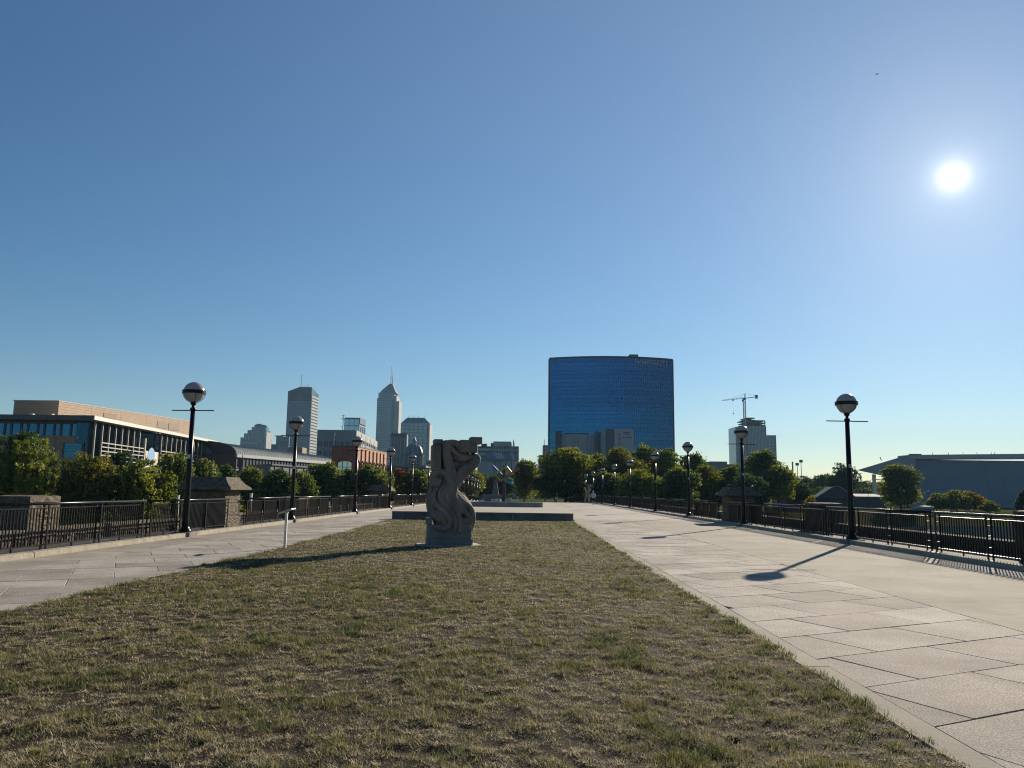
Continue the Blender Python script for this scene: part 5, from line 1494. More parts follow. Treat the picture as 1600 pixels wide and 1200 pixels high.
# louvred side
def S(d, out=0.0, z=0.0): q = ca + eb*d + nb*out; return Vector((q.x, q.y, z))
Lw = LB-2.5
MB().obox(S(0, -0.3, 0), eb*Lw, nb*0.28, (0,0,zE-0.95)).build('side_glass', glass('night', (0.012,0.026,0.045), 0.12, 1.0), t)
def eave(d): return zE-0.8 + (zEB-zE)*d/LB
def d_of(px):                                                # distance along the side for a photo column
    lo, hi = 0.0, LB
    for _ in range(40):
        m_ = (lo+hi)/2; q = S(m_, 1.0, 0)
        v = Vector((q.x+ox, q.y+oy, 8-1.6)); pxx = 800+FPX*v.dot(CR)/v.dot(_f)
        if pxx < px: lo = m_
        else: hi = m_
    return lo
z_l1 = zr(689)                                                # top of the louvres
dcol, d0p, d1p = d_of(226.5), d_of(229.5), d_of(251)
fin = [d_of(p) for p in (148, 159.5)]
d = d_of(159.5); nn_ = 7; dd = (dcol-d)/nn_
fin += [d+dd*k for k in range(1, nn_)]
d2 = d1p+0.4; n2 = 12; dd2 = (Lw-d2)/n2
fin += [d2+dd2*k for k in range(0, n2+1)]
for f in fin:
    MB().obox(S(f-0.11, 0.55, 0), eb*0.22, nb*0.30, (0,0,eave(f)-0.02)).build('fin', trim_w, t)
lou = MB()
rows = [z_l1 - 0.78*k for k in range(11)]
edges_ = sorted(fin[1:])
for a, b in zip(edges_[:-1], edges_[1:]):
    if a < d0p-0.5 < b or (a < d1p-0.5 and b > d0p+0.5): continue
    for z in rows:
        if z < 0.4: continue
        MB().obox(S(a+0.12, 0.58, z), eb*(b-a-0.24), nb*0.25, (0,0,0.20)).build('louvre', trim_w, t)
a, b = d_of(159.5)+dd*(nn_-1), dcol
for z in rows:
    if z >= 0.4: MB().obox(S(a+0.12, 0.58, z), eb*(b-a-0.3), nb*0.25, (0,0,0.20)).build('louvre', trim_w, t)
q = S(dcol, 0.6, 0); MB().tube([(q.x, q.y, 0), (q.x, q.y, eave(dcol)-1.6)], 0.42, 14).build('column', trim_w, t, True)
for dd_ in (0.35, 0.62):
    q = S(d0p+(d1p-d0p)*dd_, 1.2, eave(d0p)-0.14); MB().box(q.x-0.35, q.x+0.35, q.y-0.5, q.y+0.5, q.z, q.z+0.12).build('downlight', trim_w, t)
# printed banner: blue, cream and ochre shapes
ban = bpy.data.materials.new('printed_banner'); ban.use_nodes = True; n, l = ban.node_tree.nodes, ban.node_tree.links
tcb = n.new('ShaderNodeTexCoord'); vz = n.new('ShaderNodeTexVoronoi'); vz.inputs['Scale'].default_value = 0.55; l.new(tcb.outputs['Object'], vz.inputs['Vector'])
sp_ = n.new('ShaderNodeSeparateColor'); l.new(vz.outputs['Color'], sp_.inputs[0])
rp = n.new('ShaderNodeValToRGB'); rp.color_ramp.interpolation = 'CONSTANT'; e = rp.color_ramp.elements
e[0].position = 0; e[0].color = (0.42,0.39,0.32,1); e[1].position = 0.30; e[1].color = (0.16,0.30,0.50,1)
for ps, c in ((0.45, (0.60,0.60,0.58)), (0.60, (0.35,0.34,0.14)), (0.72, (0.58,0.52,0.36)), (0.86, (0.20,0.18,0.30))): k = e.new(ps); k.color = (*c, 1)
l.new(sp_.outputs[0], rp.inputs['Fac']); l.new(rp.outputs[0], n['Principled BSDF'].inputs['Base Color']); n['Principled BSDF'].inputs['Roughness'].default_value = 0.7
MB().obox(S(d0p+0.4, 0.55, zr(728)), eb*(d1p-d0p-0.9), nb*0.06, (0,0,zr(691.5)-zr(728))).build('banner', ban, t)
blue_b = mat('banner_blue', (0.13,0.30,0.55), (0.18,0.36,0.60), 0.7, 1)
dm = d0p+(d1p-d0p)*0.42
arch = MB(); pts = [(-1.35, 0), (1.35, 0), (1.35, 2.4), (0.8, 3.3), (0, 3.7), (-0.8, 3.3), (-1.35, 2.4)]
z0b = zr(712.5)
vs = [S(dm+u_*1.5, 0.63, z0b+v_*0.9) for u_, v_ in pts]; arch.add(vs+[q+nb*0.03 for q in vs], [tuple(range(7)), tuple(range(13, 6, -1))]+[(k, (k+1)%7, 7+(k+1)%7, 7+k) for k in range(7)])
arch.build('banner_print', blue_b, t)
# tan panelled block on the roof
pq0, pq1, pq2 = at(22.5, 627, 151), at(91.5, 627, 151), at(297, 658.5, 203)
bl = [Vector((pq0.x-ox, pq0.y-oy, 0)), Vector((pq1.x-ox, pq1.y-oy, 0)), Vector((pq2.x-ox, pq2.y-oy, 0)), Vector((pq0.x-ox, pq2.y-oy, 0))]
zt1, zt2 = pq1.z-oz, pq2.z-oz
MB().prism([(v.x+(0.1 if i in (0,3) else -0.1), v.y+0.1) for i, v in enumerate(bl)], zE-0.3, [zt1-0.05, zt1-0.05, zt2-0.05, zt2-0.05]).build('roof_block_core', dark_metal, t)
nrow = 8
def wallrows(P0, P1, za0, za1, zb_0, zb_1, name):
    e = (P1-P0); L = e.length; e /= L; nrm = Vector((e.y, -e.x, 0)); ncol = max(1, round(L/11))
    for r_ in range(nrow):
        for c in range(ncol):
            u0, u1 = c/ncol, (c+1)/ncol
            f = lambda u, v: P0 + e*L*u + Vector((0,0,(za0+(zb_0-za0)*u)*(1-v) + (za1+(zb_1-za1)*u)*v))
            v0, v1 = r_/nrow, (r_+1)/nrow
            g_ = 0.03/L
            P_ = [f(u0+g_, v0)+Vector((0,0,0.03)), f(u1-g_, v0)+Vector((0,0,0.03)), f(u1-g_, v1), f(u0+g_, v1)]
            b = MB(); b.add(P_+[p_+nrm*0.09 for p_ in P_], [(0,3,2,1),(4,5,6,7),(0,1,5,4),(1,2,6,5),(2,3,7,6),(3,0,4,7)][0:6]); b.build('wall_panel', tanp, t)
wallrows(bl[0], bl[1], zE-0.2, zt1, zE-0.2, zt1, 'front')
wallrows(bl[1], bl[2], zE-0.2, zt1, zEB+0.4, zt2, 'side')
MB().prism([(bl[0].x-0.15, bl[0].y-0.15), (bl[1].x+0.15, bl[1].y-0.15), (bl[2].x+0.15, bl[2].y), (bl[3].x-0.15, bl[3].y)], [zt1, zt1, zt2, zt2], [zt1+0.16, zt1+0.16, zt2+0.16, zt2+0.16]).build('parapet_cap', trim_w, t)
e = (bl[2]-bl[1]); Lr = e.length; e /= Lr; nr = Vector((e.y, -e.x, 0))
vent = mat('vent_grille', (0.24,0.18,0.125), None, 0.7, 2)
for (p0_, p1_, ya, yb) in ((159, 180, 647, 653.5), (243.5, 260, 659.5, 669), (261.5, 278, 662, 672)):
    def dr(px):
        lo, hi = 0.0, Lr
        for _ in range(40):
            m_ = (lo+hi)/2; q = bl[1]+e*m_; v = Vector((q.x+ox, q.y+oy, 12)); pxx = 800+FPX*v.dot(CR)/v.dot(_f)
            if pxx < px: lo = m_
            else: hi = m_
        return lo
    a, b = dr(p0_), dr(p1_); ym = 151+(a+b)/2*e.y
    za, zb_ = at(p0_, yb, ym).z-oz, at(p0_, ya, ym).z-oz
    MB().obox(bl[1]+e*a+nr*0.10+Vector((0,0,za)), e*(b-a), nr*0.06, (0,0,zb_-za)).build('vent', vent, t)
for px, w_ in ((51, 3.0), (83, 1.6)):
    q = at(px, 645, 145); MB().box(q.x-ox-w_*0.12, q.x-ox+w_*0.12, 5.5, 6.2, zE-0.01, zE+0.85).build('roof_unit', trim_w, t)

# ================================================================ vaulted hall
E0, E1 = at(368.5, 710, 205), at(521, 722.5, 252)
t = thing('vaulted_hall', 'long hall with grey barrel roof and arched dark end wall', 'hall', (E0.x, 205, -3.2))
o0 = Vector((E0.x, 205, -3.2))
def Q(v): return Vector(v) - o0
N0, F0 = Q(E0), Q(E1)
dN, dF = Vector((-24, 5, 0)), Vector((-24, 6, 0))
riseN, riseF = at(350, 691, 211).z-E0.z, at(519, 711, 257).z-E1.z
ns = 18
def prof(P, d, rise, off=0.0):
    out = []
    for k in range(ns+1):
        a = math.pi*k/ns; u = (1-math.cos(a))/2; out.append(P + d*u + Vector((0,0,rise*math.sin(a)**0.8+off)))
    return out
pn, pf_ = prof(N0, dN, riseN), prof(F0, dF, riseF)
b = MB(); b.v = [tuple(q) for q in pn+pf_]; b.f = [(k, k+1, ns+2+k, ns+1+k) for k in range(ns)]
rf = b.build('barrel_roof', roof_grey, t, True)
axis = (F0-N0); La = axis.length; ax = axis/La; na = Vector((ax.y, -ax.x, 0)).normalized()
for k in range(0, 60):                                         # standing seams
    u = (k+0.5)/60
    pts = [pn[i].lerp(pf_[i], u)+Vector((0,0,0.05)) for i in range(0, ns//2+1)]
    MB().tube(pts, 0.06, 4).build('roof_seam', roof_grey, rf)
b = MB(); b.v = [tuple(q-Vector((0,0.02,0))) for q in pn] + [(N0+dN).to_tuple(), N0.to_tuple()]
b.f = [tuple(range(ns+1))]; end = b.build('arched_end', dark_metal, t)
MB().prism([(N0.x, N0.y), ((N0+dN).x, (N0+dN).y), ((N0+dN).x+2, (N0+dN).y+3), (N0.x+1.2, N0.y+2)], 0, N0.z-0.01).build('end_wall', mat('end_brick', (0.13,0.09,0.065), None, 0.9, 1), t)
rim = MB().tube([q+Vector((0,-0.2,0.05)) for q in pn], 0.22, 6); rim.build('arch_rim', dark_metal, t)
# fan window in the end wall
c_ = N0 + dN*0.52 + Vector((0,-0.25,0.2)); b = MB(); nn2 = 10
vs = [c_ + dN.normalized()*(5.6*math.cos(math.pi*k/nn2)) + Vector((0,0,(riseN-1.1)*math.sin(math.pi*k/nn2))) for k in range(nn2+1)]
b.add(vs+[v+Vector((0,0.2,0)) for v in vs], [tuple(range(nn2+1)), tuple(range(2*nn2+1, nn2, -1))]); fw = b.build('fan_window', glass('fan', (0.35,0.48,0.50), 0.15, 0.6), t)
for k in range(-2, 3):
    q = c_ + dN.normalized()*(k*1.9); MB().box(q.x-0.08, q.x+0.08, q.y-0.12, q.y-0.02, q.z, q.z+(riseN-1.3)*math.sqrt(max(0.05, 1-(k/3)**2))).build('glazing_bar', dark_metal, fw)
# side wall under the eave
zS = lambda u: N0.z+(F0.z-N0.z)*u
def side(u, out, z): return N0.lerp(F0, u)*1.0 - Vector((0,0,zS(u))) + na*out + Vector((0,0,z))
fascia = MB(); 
P_ = [side(0, 0.5, zS(0)-0.75), side(1, 0.5, zS(1)-0.75), side(1, 0.5, zS(1)+0.1), side(0, 0.5, zS(0)+0.1)]
fascia.add(P_+[q-na*0.9 for q in P_], [(0,1,2,3),(7,6,5,4),(0,4,5,1),(1,5,6,2),(2,6,7,3),(3,7,4,0)]); fascia.build('eave_fascia', white_p, t)
P_ = [side(0, -0.2, 0), side(1, -0.2, 0), side(1, -0.2, zS(1)-0.8), side(0, -0.2, zS(0)-0.8)]
MB().add(P_+[q-na*1.0 for q in P_], [(0,1,2,3),(7,6,5,4),(0,4,5,1),(1,5,6,2),(2,6,7,3),(3,7,4,0)]).build('upper_wall', dark_metal, t)
nw = 34
for k in range(nw):
    u = (k+0.5)/nw; q = side(u, -0.16, zS(u)-3.4); hw = La/nw*0.30
    w1 = MB().obox(q-ax*hw, ax*(2*hw), na*0.18, (0,0,2.2)).build('window', glass('hall', (0.30,0.36,0.38), 0.2, 0.5), t)
    MB().obox(q-ax*hw*1.1+Vector((0,0,-0.28)), ax*(2.2*hw), na*0.42, (0,0,0.26)).build('sill', trim_w, w1)
    q2 = side((k+0.02)/nw, -0.18, zS(u)-3.7); MB().obox(q2, ax*0.5, na*0.4, (0,0,2.9)).build('pier', dark_metal, t)
P_ = [side(0, 0.12, 0), side(1, 0.12, 0), side(1, 0.12, zS(1)-4.0), side(0, 0.12, zS(0)-4.0)]
MB().add(P_+[q-na*0.28 for q in P_], [(0,1,2,3),(7,6,5,4),(0,4,5,1),(1,5,6,2),(2,6,7,3),(3,7,4,0)]).build('brick_wall', tan_brick, t)
P_ = [side(0, 0.30, zS(0)-4.25), side(1, 0.30, zS(1)-4.25), side(1, 0.30, zS(1)-3.9), side(0, 0.30, zS(0)-3.9)]
MB().add(P_+[q-na*0.40 for q in P_], [(0,1,2,3),(7,6,5,4),(0,4,5,1),(1,5,6,2),(2,6,7,3),(3,7,4,0)]).build('string_course', trim_w, t)
for k in range(12):
    u = (k+0.5)/nw; q = side(u, 0.125, zS(u)-7.0); MB().obox(q-ax*1.0, ax*2.0, na*0.03, (0,0,2.3)).build('window', g_dark, t)
# brick penthouse peeping over the roof
q0 = at(456, 700, 300); 
MB().box(Q(q0).x, Q(q0).x+5.6, 90, 96, at(456,709,300).z+3.2, at(456,700,300).z+3.2).build('penthouse', tan_brick, t)

# ================================================================ dark blue low building
a, b = at(423, 727, 150), at(519, 727, 178)
t = thing('blue_low_building', 'low dark blue flat building behind the bushy trees', 'building', (a.x, 150, -3))
P0, P1 = Vector((0,0,0)), Vector((b.x-a.x, 28, 0)); nrm = Vector((28, -(b.x-a.x), 0)).normalized()
MB().prism([(0,0), (P1.x, P1.y), (P1.x-8, P1.y+10), (-8, 10)], 0, a.z+3).build('wall', mat('blue_cladding', (0.05,0.075,0.14), (0.04,0.06,0.11), 0.5, 0.5), t)
MB().prism([(0.3*nrm.x,0.3*nrm.y), (P1.x+0.3*nrm.x, P1.y+0.3*nrm.y), (P1.x-8, P1.y+10), (-8, 10)], a.z+3.01, a.z+3.3).build('roof_edge', dark_metal, t)
for k in range(9):
    q = P1*(k+0.5)/9+nrm*0.02; MB().obox(q, P1.normalized()*0.12, nrm*0.1, (0,0,a.z+2.9)).build('seam', dark_metal, t)

# ================================================================ red brick building with arches
a, b, c = at(519.5, 698, 190), at(556.5, 698, 190), at(603, 708, 222)
t = thing('brick_building', 'red brick building with arched windows and sunlit pilastered side', 'building', (a.x, 190, -3))
zt = a.z+3; wf = b.x-a.x; S1 = Vector((c.x-b.x, 32, 0)); Ls = S1.length; es = S1/Ls; nsd = Vector((es.y, -es.x, 0))
zc2 = c.z+3
MB().prism([(0.2,0.2), (wf-0.2,0.2), (wf+S1.x-0.2, 32), (0.2, 32)], 0, [zt-0.2, zt-0.2, zc2-0.2, zc2-0.2]).build('core_wall', red_brick, t)
# front: brick courses round one arched window
aw0, aw1 = at(527.5, 730, 190).x-a.x, at(549.5, 730, 190).x-a.x
zs_, zc_ = at(538, 724, 190).z+3, at(538, 721.8, 190).z+3
MB().box(0, aw0, -0.3, 0.19, 0, zs_).build('front_brick', red_brick, t); MB().box(aw1, wf, -0.3, 0.19, 0, zs_).build('front_brick', red_brick, t)
b_ = MB(); n = 10; xm_ = (aw0+aw1)/2; hw = (aw1-aw0)/2
arc = [(xm_-hw*math.cos(math.pi*k/n), zs_+(zc_-zs_)*math.sin(math.pi*k/n)*1.6) for k in range(n+1)]
loop = [(0, zs_)] + arc + [(wf, zs_), (wf, zt), (0, zt)]
m_ = len(loop); b_.v = [(x, -0.3, z) for x, z in loop] + [(x, 0.19, z) for x, z in loop]
b_.f = [tuple(range(m_))] + [(k, m_+k, m_+(k+1)%m_, (k+1)%m_) for k in range(m_)]
b_.build('front_brick', red_brick, t)
win = MB().box(aw0+0.02, aw1-0.02, 0.02, 0.15, at(538,745,190).z+3, zc_+0.3).build('arched_window', glass('pale', (0.36,0.50,0.55), 0.12, 0.7), t)
for k in range(1, 3): x = aw0+(aw1-aw0)*k/3; MB().box(x-0.07, x+0.07, -0.06, 0.01, at(538,745,190).z+3, zc_+0.3).build('glazing_bar', dark_metal, win)
for k in range(1, 4): z = zs_-1.5*k+0.6; MB().box(aw0, aw1, -0.055, 0.015, z-0.06, z+0.06).build('glazing_bar', dark_metal, win)
MB().prism([(-0.2,-0.45), (wf+0.3,-0.45), (wf+S1.x+0.3, 32), (-0.2,32)], [zt+0.01, zt+0.01, zc2+0.01, zc2+0.01], [zt+0.25, zt+0.25, zc2+0.25, zc2+0.25]).build('coping', dark_metal, t)
lit = mat('sunlit_red_brick', (0.50,0.25,0.15), (0.40,0.19,0.11), 0.85, 1.0, 6, 0.3, 12)  # the same red brick, lightened in colour for the sunlit side
nb_ = 8
for k in range(nb_):
    u0, u1 = k/nb_, (k+1)/nb_; zz = zt+(zc2-zt)*(u0+u1)/2-0.05
    P0 = Vector((wf, 0, 0))+S1*u0; Lq = Ls/nb_
    zsp = (at(570, 727, 200).z+3); 
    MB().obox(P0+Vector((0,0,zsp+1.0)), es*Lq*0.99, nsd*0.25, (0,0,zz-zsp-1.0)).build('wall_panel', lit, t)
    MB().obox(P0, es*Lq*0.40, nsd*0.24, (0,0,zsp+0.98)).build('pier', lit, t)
    # arch head
    b_ = MB(); n = 8; x0_, x1_ = Lq*0.40, Lq*0.99; hw = (x1_-x0_)/2; xm_ = (x0_+x1_)/2
    arc = [(xm_-hw*math.cos(math.pi*j/n), zsp-0.7+1.4*math.sin(math.pi*j/n)) for j in range(n+1)]
    loop = arc + [(x1_, zsp+0.98), (x0_, zsp+0.98)]; m_ = len(loop)
    b_.v = [tuple(P0+es*x+nsd*0.24+Vector((0,0,z))) for x, z in loop] + [tuple(P0+es*x+Vector((0,0,z))) for x, z in loop]
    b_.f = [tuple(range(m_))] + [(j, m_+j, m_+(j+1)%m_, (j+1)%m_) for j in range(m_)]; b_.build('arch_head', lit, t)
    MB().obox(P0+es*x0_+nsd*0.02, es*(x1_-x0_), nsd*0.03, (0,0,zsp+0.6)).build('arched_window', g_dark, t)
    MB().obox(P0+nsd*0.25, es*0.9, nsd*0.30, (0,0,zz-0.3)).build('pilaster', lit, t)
    q = P0+es*0.45+nsd*0.6+Vector((0,0,zz-3.6)); MB().lathe([(0.05,-0.2),(0.22,0),(0.22,0.3),(0.08,0.4)], 8).build('wall_lamp', dark_metal, t).location = q

# ================================================================ right side: long grey hall with wedge roof
Y = 300.0
def rxr(px, py=740): return at(px, py, Y)
t0 = rxr(1428, 717)
t = thing('grey_hall', 'long windowless grey hall with wedge-shaped cantilever roof', 'hall', (t0.x, Y, -3))
def L2(px, py, dy=0.0): q = at(px, py, Y); return Vector((q.x-t0.x, dy, q.z+3))
wall_g = mat('hall_panel', (0.20,0.245,0.29), (0.17,0.21,0.25), 0.7, 0.15, 5); fas = mat('hall_fascia', (0.42,0.42,0.42), (0.37,0.37,0.37), 0.6, 0.2)
x1r = L2(1680, 717).x; zw = L2(1428, 718).z
ncol, nrow = 9, 5
MB().box(0.2, x1r, 0.2, 9, 0, zw).build('core_wall', wall_g, t)
for c in range(ncol):
    for r_ in range(nrow):
        w_ = x1r/ncol; h_ = zw/nrow
        MB().box(c*w_+0.015, (c+1)*w_-0.015, 0.0, 0.19, r_*h_+0.015, (r_+1)*h_-0.015).build('wall_panel', wall_g, t)
def wedge(pts, y0, y1, m__, nm, back=None):
    n = len(pts); b = MB(); b.v = [(p.x, y0, p.z) for p in pts]+[(p.x, y1, p.z) for p in (back or pts)]
    b.f = [tuple(range(n)), tuple(range(2*n-1, n-1, -1))]+[(k, n+k, n+(k+1)%n, (k+1)%n) for k in range(n)]
    return b.build(nm, m__, t)
TL, TR = L2(1418, 711), L2(1682, 708.5)
wedge([L2(1418, 717.6), L2(1682, 716), TR, TL], -1.6, 8, fas, 'roof_fascia')
wedge([L2(1336.5, 734.8), L2(1386, 745.5), L2(1427.6, 752), L2(1427.6, 717.8), L2(1417.9, 717.7), L2(1417.9, 711.1), L2(1408, 713.2)], -1.5, 5, mat('wedge_soffit', (0.33,0.33,0.335), (0.29,0.29,0.295), 0.6, 0.2), 'cantilever',
      [L2(1404, 734.8), L2(1412, 742), L2(1427.6, 752), L2(1427.6, 717.8), L2(1420, 717.7), L2(1420, 712.5), L2(1414, 714.5)])
MB().box(L2(1366.5,745).x, L2(1370.5,745).x, 1.0, 2.2, 0, L2(1366,741).z).build('column', white_p, t)
wedge([L2(1370.6, 748.2), L2(1388, 749.2), L2(1388, 750.4), L2(1370.6, 749.2)], 2.5, 5, white_p, 'canopy')
for k in range(8):
    q = L2(1432+k*2.5, 711, 5); MB().box(q.x-0.2, q.x+0.2, 5, 5.6, q.z-0.1, q.z+0.7).build('roof_vent', dark_metal, t)
for px in (1466, 1491, 1514, 1536, 1559, 1564): q = L2(px, 710.5, 4); MB().tube([(q.x,4,q.z-0.2),(q.x,4,q.z+1.1)], 0.09, 5).build('aerial', dark_metal, t)
q0, q1 = L2(1383, 719, 3), L2(1380.5, 713.5, 3); MB().tube([q0, q1], 0.16, 5).build('hoist', dark_metal, t)

# ---- gabled pavilion
Y = 205.0
a = at(1308, 760, Y)
t = thing('gabled_pavilion', 'dark gabled pavilion with truncated peak left of the nearest right lamp', 'pavilion', (a.x, Y, -3))
def L3(px, py, dy=0.0): q = at(px, py, Y); return Vector((q.x-a.x, dy, q.z+3))
slate_b = mat('slate_shingle', (0.045,0.055,0.065), (0.06,0.07,0.08), 0.7, 1.5, 5)
pts = [L3(1273, 779), L3(1302.5, 760.5), L3(1311, 760.5), L3(1339, 778.5)]
b = MB(); b.v = [tuple(p) for p in pts]+[(p.x*0.96, 4.5, p.z) for p in pts]; b.f = [(0,3,2,1), (4,5,6,7), (0,1,5,4), (1,2,6,5), (2,3,7,6), (3,0,4,7)]
b.build('roof', slate_b, t)
edge_m = mat('roof_edge', (0.30,0.29,0.27), None, 0.5, 1)
for p0_, p1_ in ((0,1), (1,2), (2,3)): MB().beam(pts[p0_]+Vector((0,-0.08,0.08)), pts[p1_]+Vector((0,-0.08,0.08)), 0.2, 0.16).build('roof_trim', edge_m, t)
for k in range(6):
    x = pts[0].x+1.2+(pts[3].x-pts[0].x-2.4)*k/5; MB().box(x-0.13, x+0.13, 0.4, 0.66, 0, pts[0].z+0.2).build('post', dark_metal, t)
MB().box(pts[0].x+1.5, pts[3].x-1.5, 3.6, 3.9, 0, pts[0].z).build('back_wall', dark_metal, t)
# ---- low pitched roof house right of it
a = at(1340, 772, 225); b_ = at(1385, 777, 225)
t = thing('low_house', 'low house with grey pitched roof right of the nearest right lamp', 'house', (a.x, 225, -3))
w_ = b_.x-a.x; zE_ = b_.z+3; zR = at(1350, 771.5, 225).z+3
MB().box(-4, w_, 0.5, 9, 0, zE_).build('wall', dark_metal, t)
b = MB(); b.v = [(-4.6,0,zE_), (w_+0.6,0,zE_), (w_-1.5,4.7,zR), (-4.2,4.7,zR), (-4.6,9.4,zE_), (w_+0.6,9.4,zE_), (-4.6,0,zE_+0.15), (w_+0.6,0,zE_+0.15)]
b.f = [(6,7,2,3), (0,1,7,6), (4,3,2,5), (1,5,2,7), (0,6,3,4), (0,4,5,1)]; b.build('roof', roof_grey, t)
a = at(1236, 772, 195)
t = thing('low_house', 'small dark house with white roof edge left of the golden shrub', 'house', (a.x, 195, -3))
MB().box(-3, 4.5, 0, 6, 0, at(1240,779,195).z+3).build('wall', dark_metal, t)
zR, zE_ = at(1241,770.5,195).z+3, at(1250,775.5,195).z+3
b = MB(); b.v = [(-3.5,-0.3,zE_), (0.6,-0.3,zR), (4.9,-0.3,zE_-0.4), (-3.5,6.3,zE_), (0.6,6.3,zR), (4.9,6.3,zE_-0.4)]; b.f = [(0,2,1), (3,4,5), (0,1,4,3), (1,2,5,4), (0,3,5,2)]
b.build('roof', slate_b, t)
MB().beam((0.6,-0.4,zR+0.05), (4.9,-0.4,zE_-0.35), 0.14, 0.22).build('barge_board', white_p, t)

# ---- park lamps on the right bank
for px, top, Y, lab in ((1084.5, 757, 150, 'small globe park lamp in the trees right of the third right lamp'), (1175, 758, 150, 'small globe park lamp in front of the dark tree right of the second right lamp'),
                        (1260, 760, 210, 'globe park lamp left of the gabled pavilion'), (1356, 763.5, 218, 'globe park lamp before the low grey roof'),
                        (1450, 766, 222, 'globe park lamp at the left of the shrubs before the grey hall'), (1506, 766.5, 222, 'globe park lamp between the two golden shrubs'),
                        (1412, 765, 190, 'globe park lamp before the rounded tree')):
    q = at(px, top, Y)
    z0 = terrain_z(q.x, Y); t = thing('park_lamp', lab, 'street lamp', (q.x, Y, z0), group='park lamps on the right bank'); h = q.z-z0
    MB().tube([(0,0,0),(0,0,h-0.5)], [0.09,0.06], 8).build('pole', black, t)
    MB().lathe([(0.03,h-0.62),(0.22,h-0.55),(0.31,h-0.30),(0.22,h-0.06),(0.03,h)], 14).build('globe', globe_m, t, True)
    MB().lathe([(0.12,h-0.68),(0.2,h-0.62),(0.2,h-0.56)], 10).build('collar', black, t)
# ---- a pale bus roof seen between the shrubs
a = at(1438, 795, 195)
t = thing('parked_van', 'pale parked van partly hidden behind the right railing', 'van', (a.x, 195, terrain_z(a.x, 195)))
hz_ = at(1438, 790.6, 195).z - terrain_z(a.x, 195)
van_m = mat('van_paint', (0.40,0.40,0.40), None, 0.5, 1)
MB().box(-1.4, 3.4, 0, 2.0, 0.5, hz_-0.12).build('body', van_m, t)
MB().box(-1.3, 3.3, -0.02, 2.02, hz_-1.35, hz_-0.55).build('window_band', g_dark, t)
MB().box(-1.3, 3.2, 0.1, 1.9, hz_-0.118, hz_).build('roof', van_m, t)
for x in (-0.5, 2.4):
    for yy in (0.05, 1.7): w1 = MB().lathe([(0.5,0),(0.5,0.25)], 16).build('wheel', asphalt, t); w1.rotation_euler = (R(-90), 0, 0); w1.location = (x, yy, 0.5)

# ---- tower under construction
Y = 880.0
a = at(1147.5, 720, Y)
t = thing('unfinished_tower', 'grey ribbed tower under construction with bare top floors', 'tower', (a.x, Y, ZG))
def L4(px, py): q = at(px, py, Y); return Vector((q.x-a.x, 0, q.z-ZG))
xl, xm1, xm2, xr = L4(1147.5,690).x, L4(1168,690).x, L4(1197,690).x, L4(1212.5,690).x
zl_, zm_, zr_ = L4(1155,667).z, L4(1180,666).z, L4(1205,680).z
gl2 = glass('tower', (0.20,0.25,0.30), 0.2, 0.6)
MB().prism([(xl+1.5,0),(xm1,0),(xm1,30),(xl+1.5,30)], 0, zl_).build('left_shaft', gl2, t)
MB().box(xm1+0.05, xm2, -1, 30, 0, zm_).build('main_shaft', gl2, t)
MB().box(xm2+0.05, xr, 0, 30, 0, zr_).build('right_shaft', gl2, t)
cl = mat('tower_fin', (0.46,0.47,0.48), None, 0.6, 1)
grid(t, (xl+1.5,0), (xm1,0), 0, zl_, 24, 9, 0.12, 0.35, 0.7, cl, 'left_fins'); grid(t, (xm1+0.05,-1), (xm2,-1), 0, zm_, 24, 13, 0.12, 0.35, 0.7, cl, 'main_fins'); grid(t, (xm2+0.05,0), (xr,0), 0, zr_, 20, 7, 0.12, 0.35, 0.7, cl, 'right_fins')
rust = mat('bare_deck', (0.16,0.12,0.105), (0.11,0.085,0.075), 0.9, 0.5)
for k, (p0_, p1_, py) in enumerate(((1162,1196.5,663.5), (1163,1196.5,659.8), (1161.5,1195.5,656.3), (1166,1179.5,652.4))):
    A_, B_ = L4(p0_, py), L4(p1_, py); MB().box(A_.x, B_.x, 0, 26, A_.z-0.9, A_.z).build('floor_deck', rust, t)
MB().box(L4(1169,660).x, L4(1181,660).x, 2, 20, zm_, L4(1170,655.5).z).build('core', rust, t)
for px in (1163, 1166.5, 1183, 1187, 1191, 1195.5): q = L4(px, 666); MB().box(q.x-0.45, q.x+0.45, 0.5, 1.4, zm_-0.5, L4(px, 656.5).z-0.92).build('bare_column', rust, t)
# ---- tower crane
Y = 868.0
q = at(1165, 700, Y)
t = thing('tower_crane', 'hammerhead tower crane above the unfinished tower', 'crane', (q.x, Y, ZG))
def L5(px, py): v = at(px, py, Y); return Vector((v.x-q.x, 0, v.z-ZG))
crm = mat('crane_paint', (0.33,0.34,0.34), None, 0.5, 1)
zb, zt_ = 30.0, L5(1164.4, 623).z
mast = MB(); w_ = 1.1
for sx in (-w_, w_):
    for sy in (-w_, w_): mast.box(sx-0.22, sx+0.22, sy-0.22, sy+0.22, 0, zt_)
z = 40.0; k = 0
while z < zt_-3:
    s_ = 1 if k % 2 else -1
    for sy in (-w_, w_):
        mast.beam((-w_*s_, sy, z), (w_*s_, sy, z+2.6), 0.18); mast.beam((-w_, sy, z), (w_, sy, z), 0.18)
    z += 2.6; k += 1
mast.build('mast', crm, t)
MB().box(-1.5, 1.5, -1.5, 1.5, zt_-1.2, zt_+0.6).build('slewing_ring', dark_metal, t)
tip, tail = L5(1128, 626.2), L5(1184, 619.8); root = L5(1164, 622.4); apex = L5(1164, 614.8)
jib = MB(); n = 18
for o_y, o_z in ((-0.7, 0), (0.7, 0), (0, 1.4)): jib.beam(root+Vector((0,o_y,o_z)), tip+Vector((0,o_y*0.6,o_z*0.5)), 0.22)
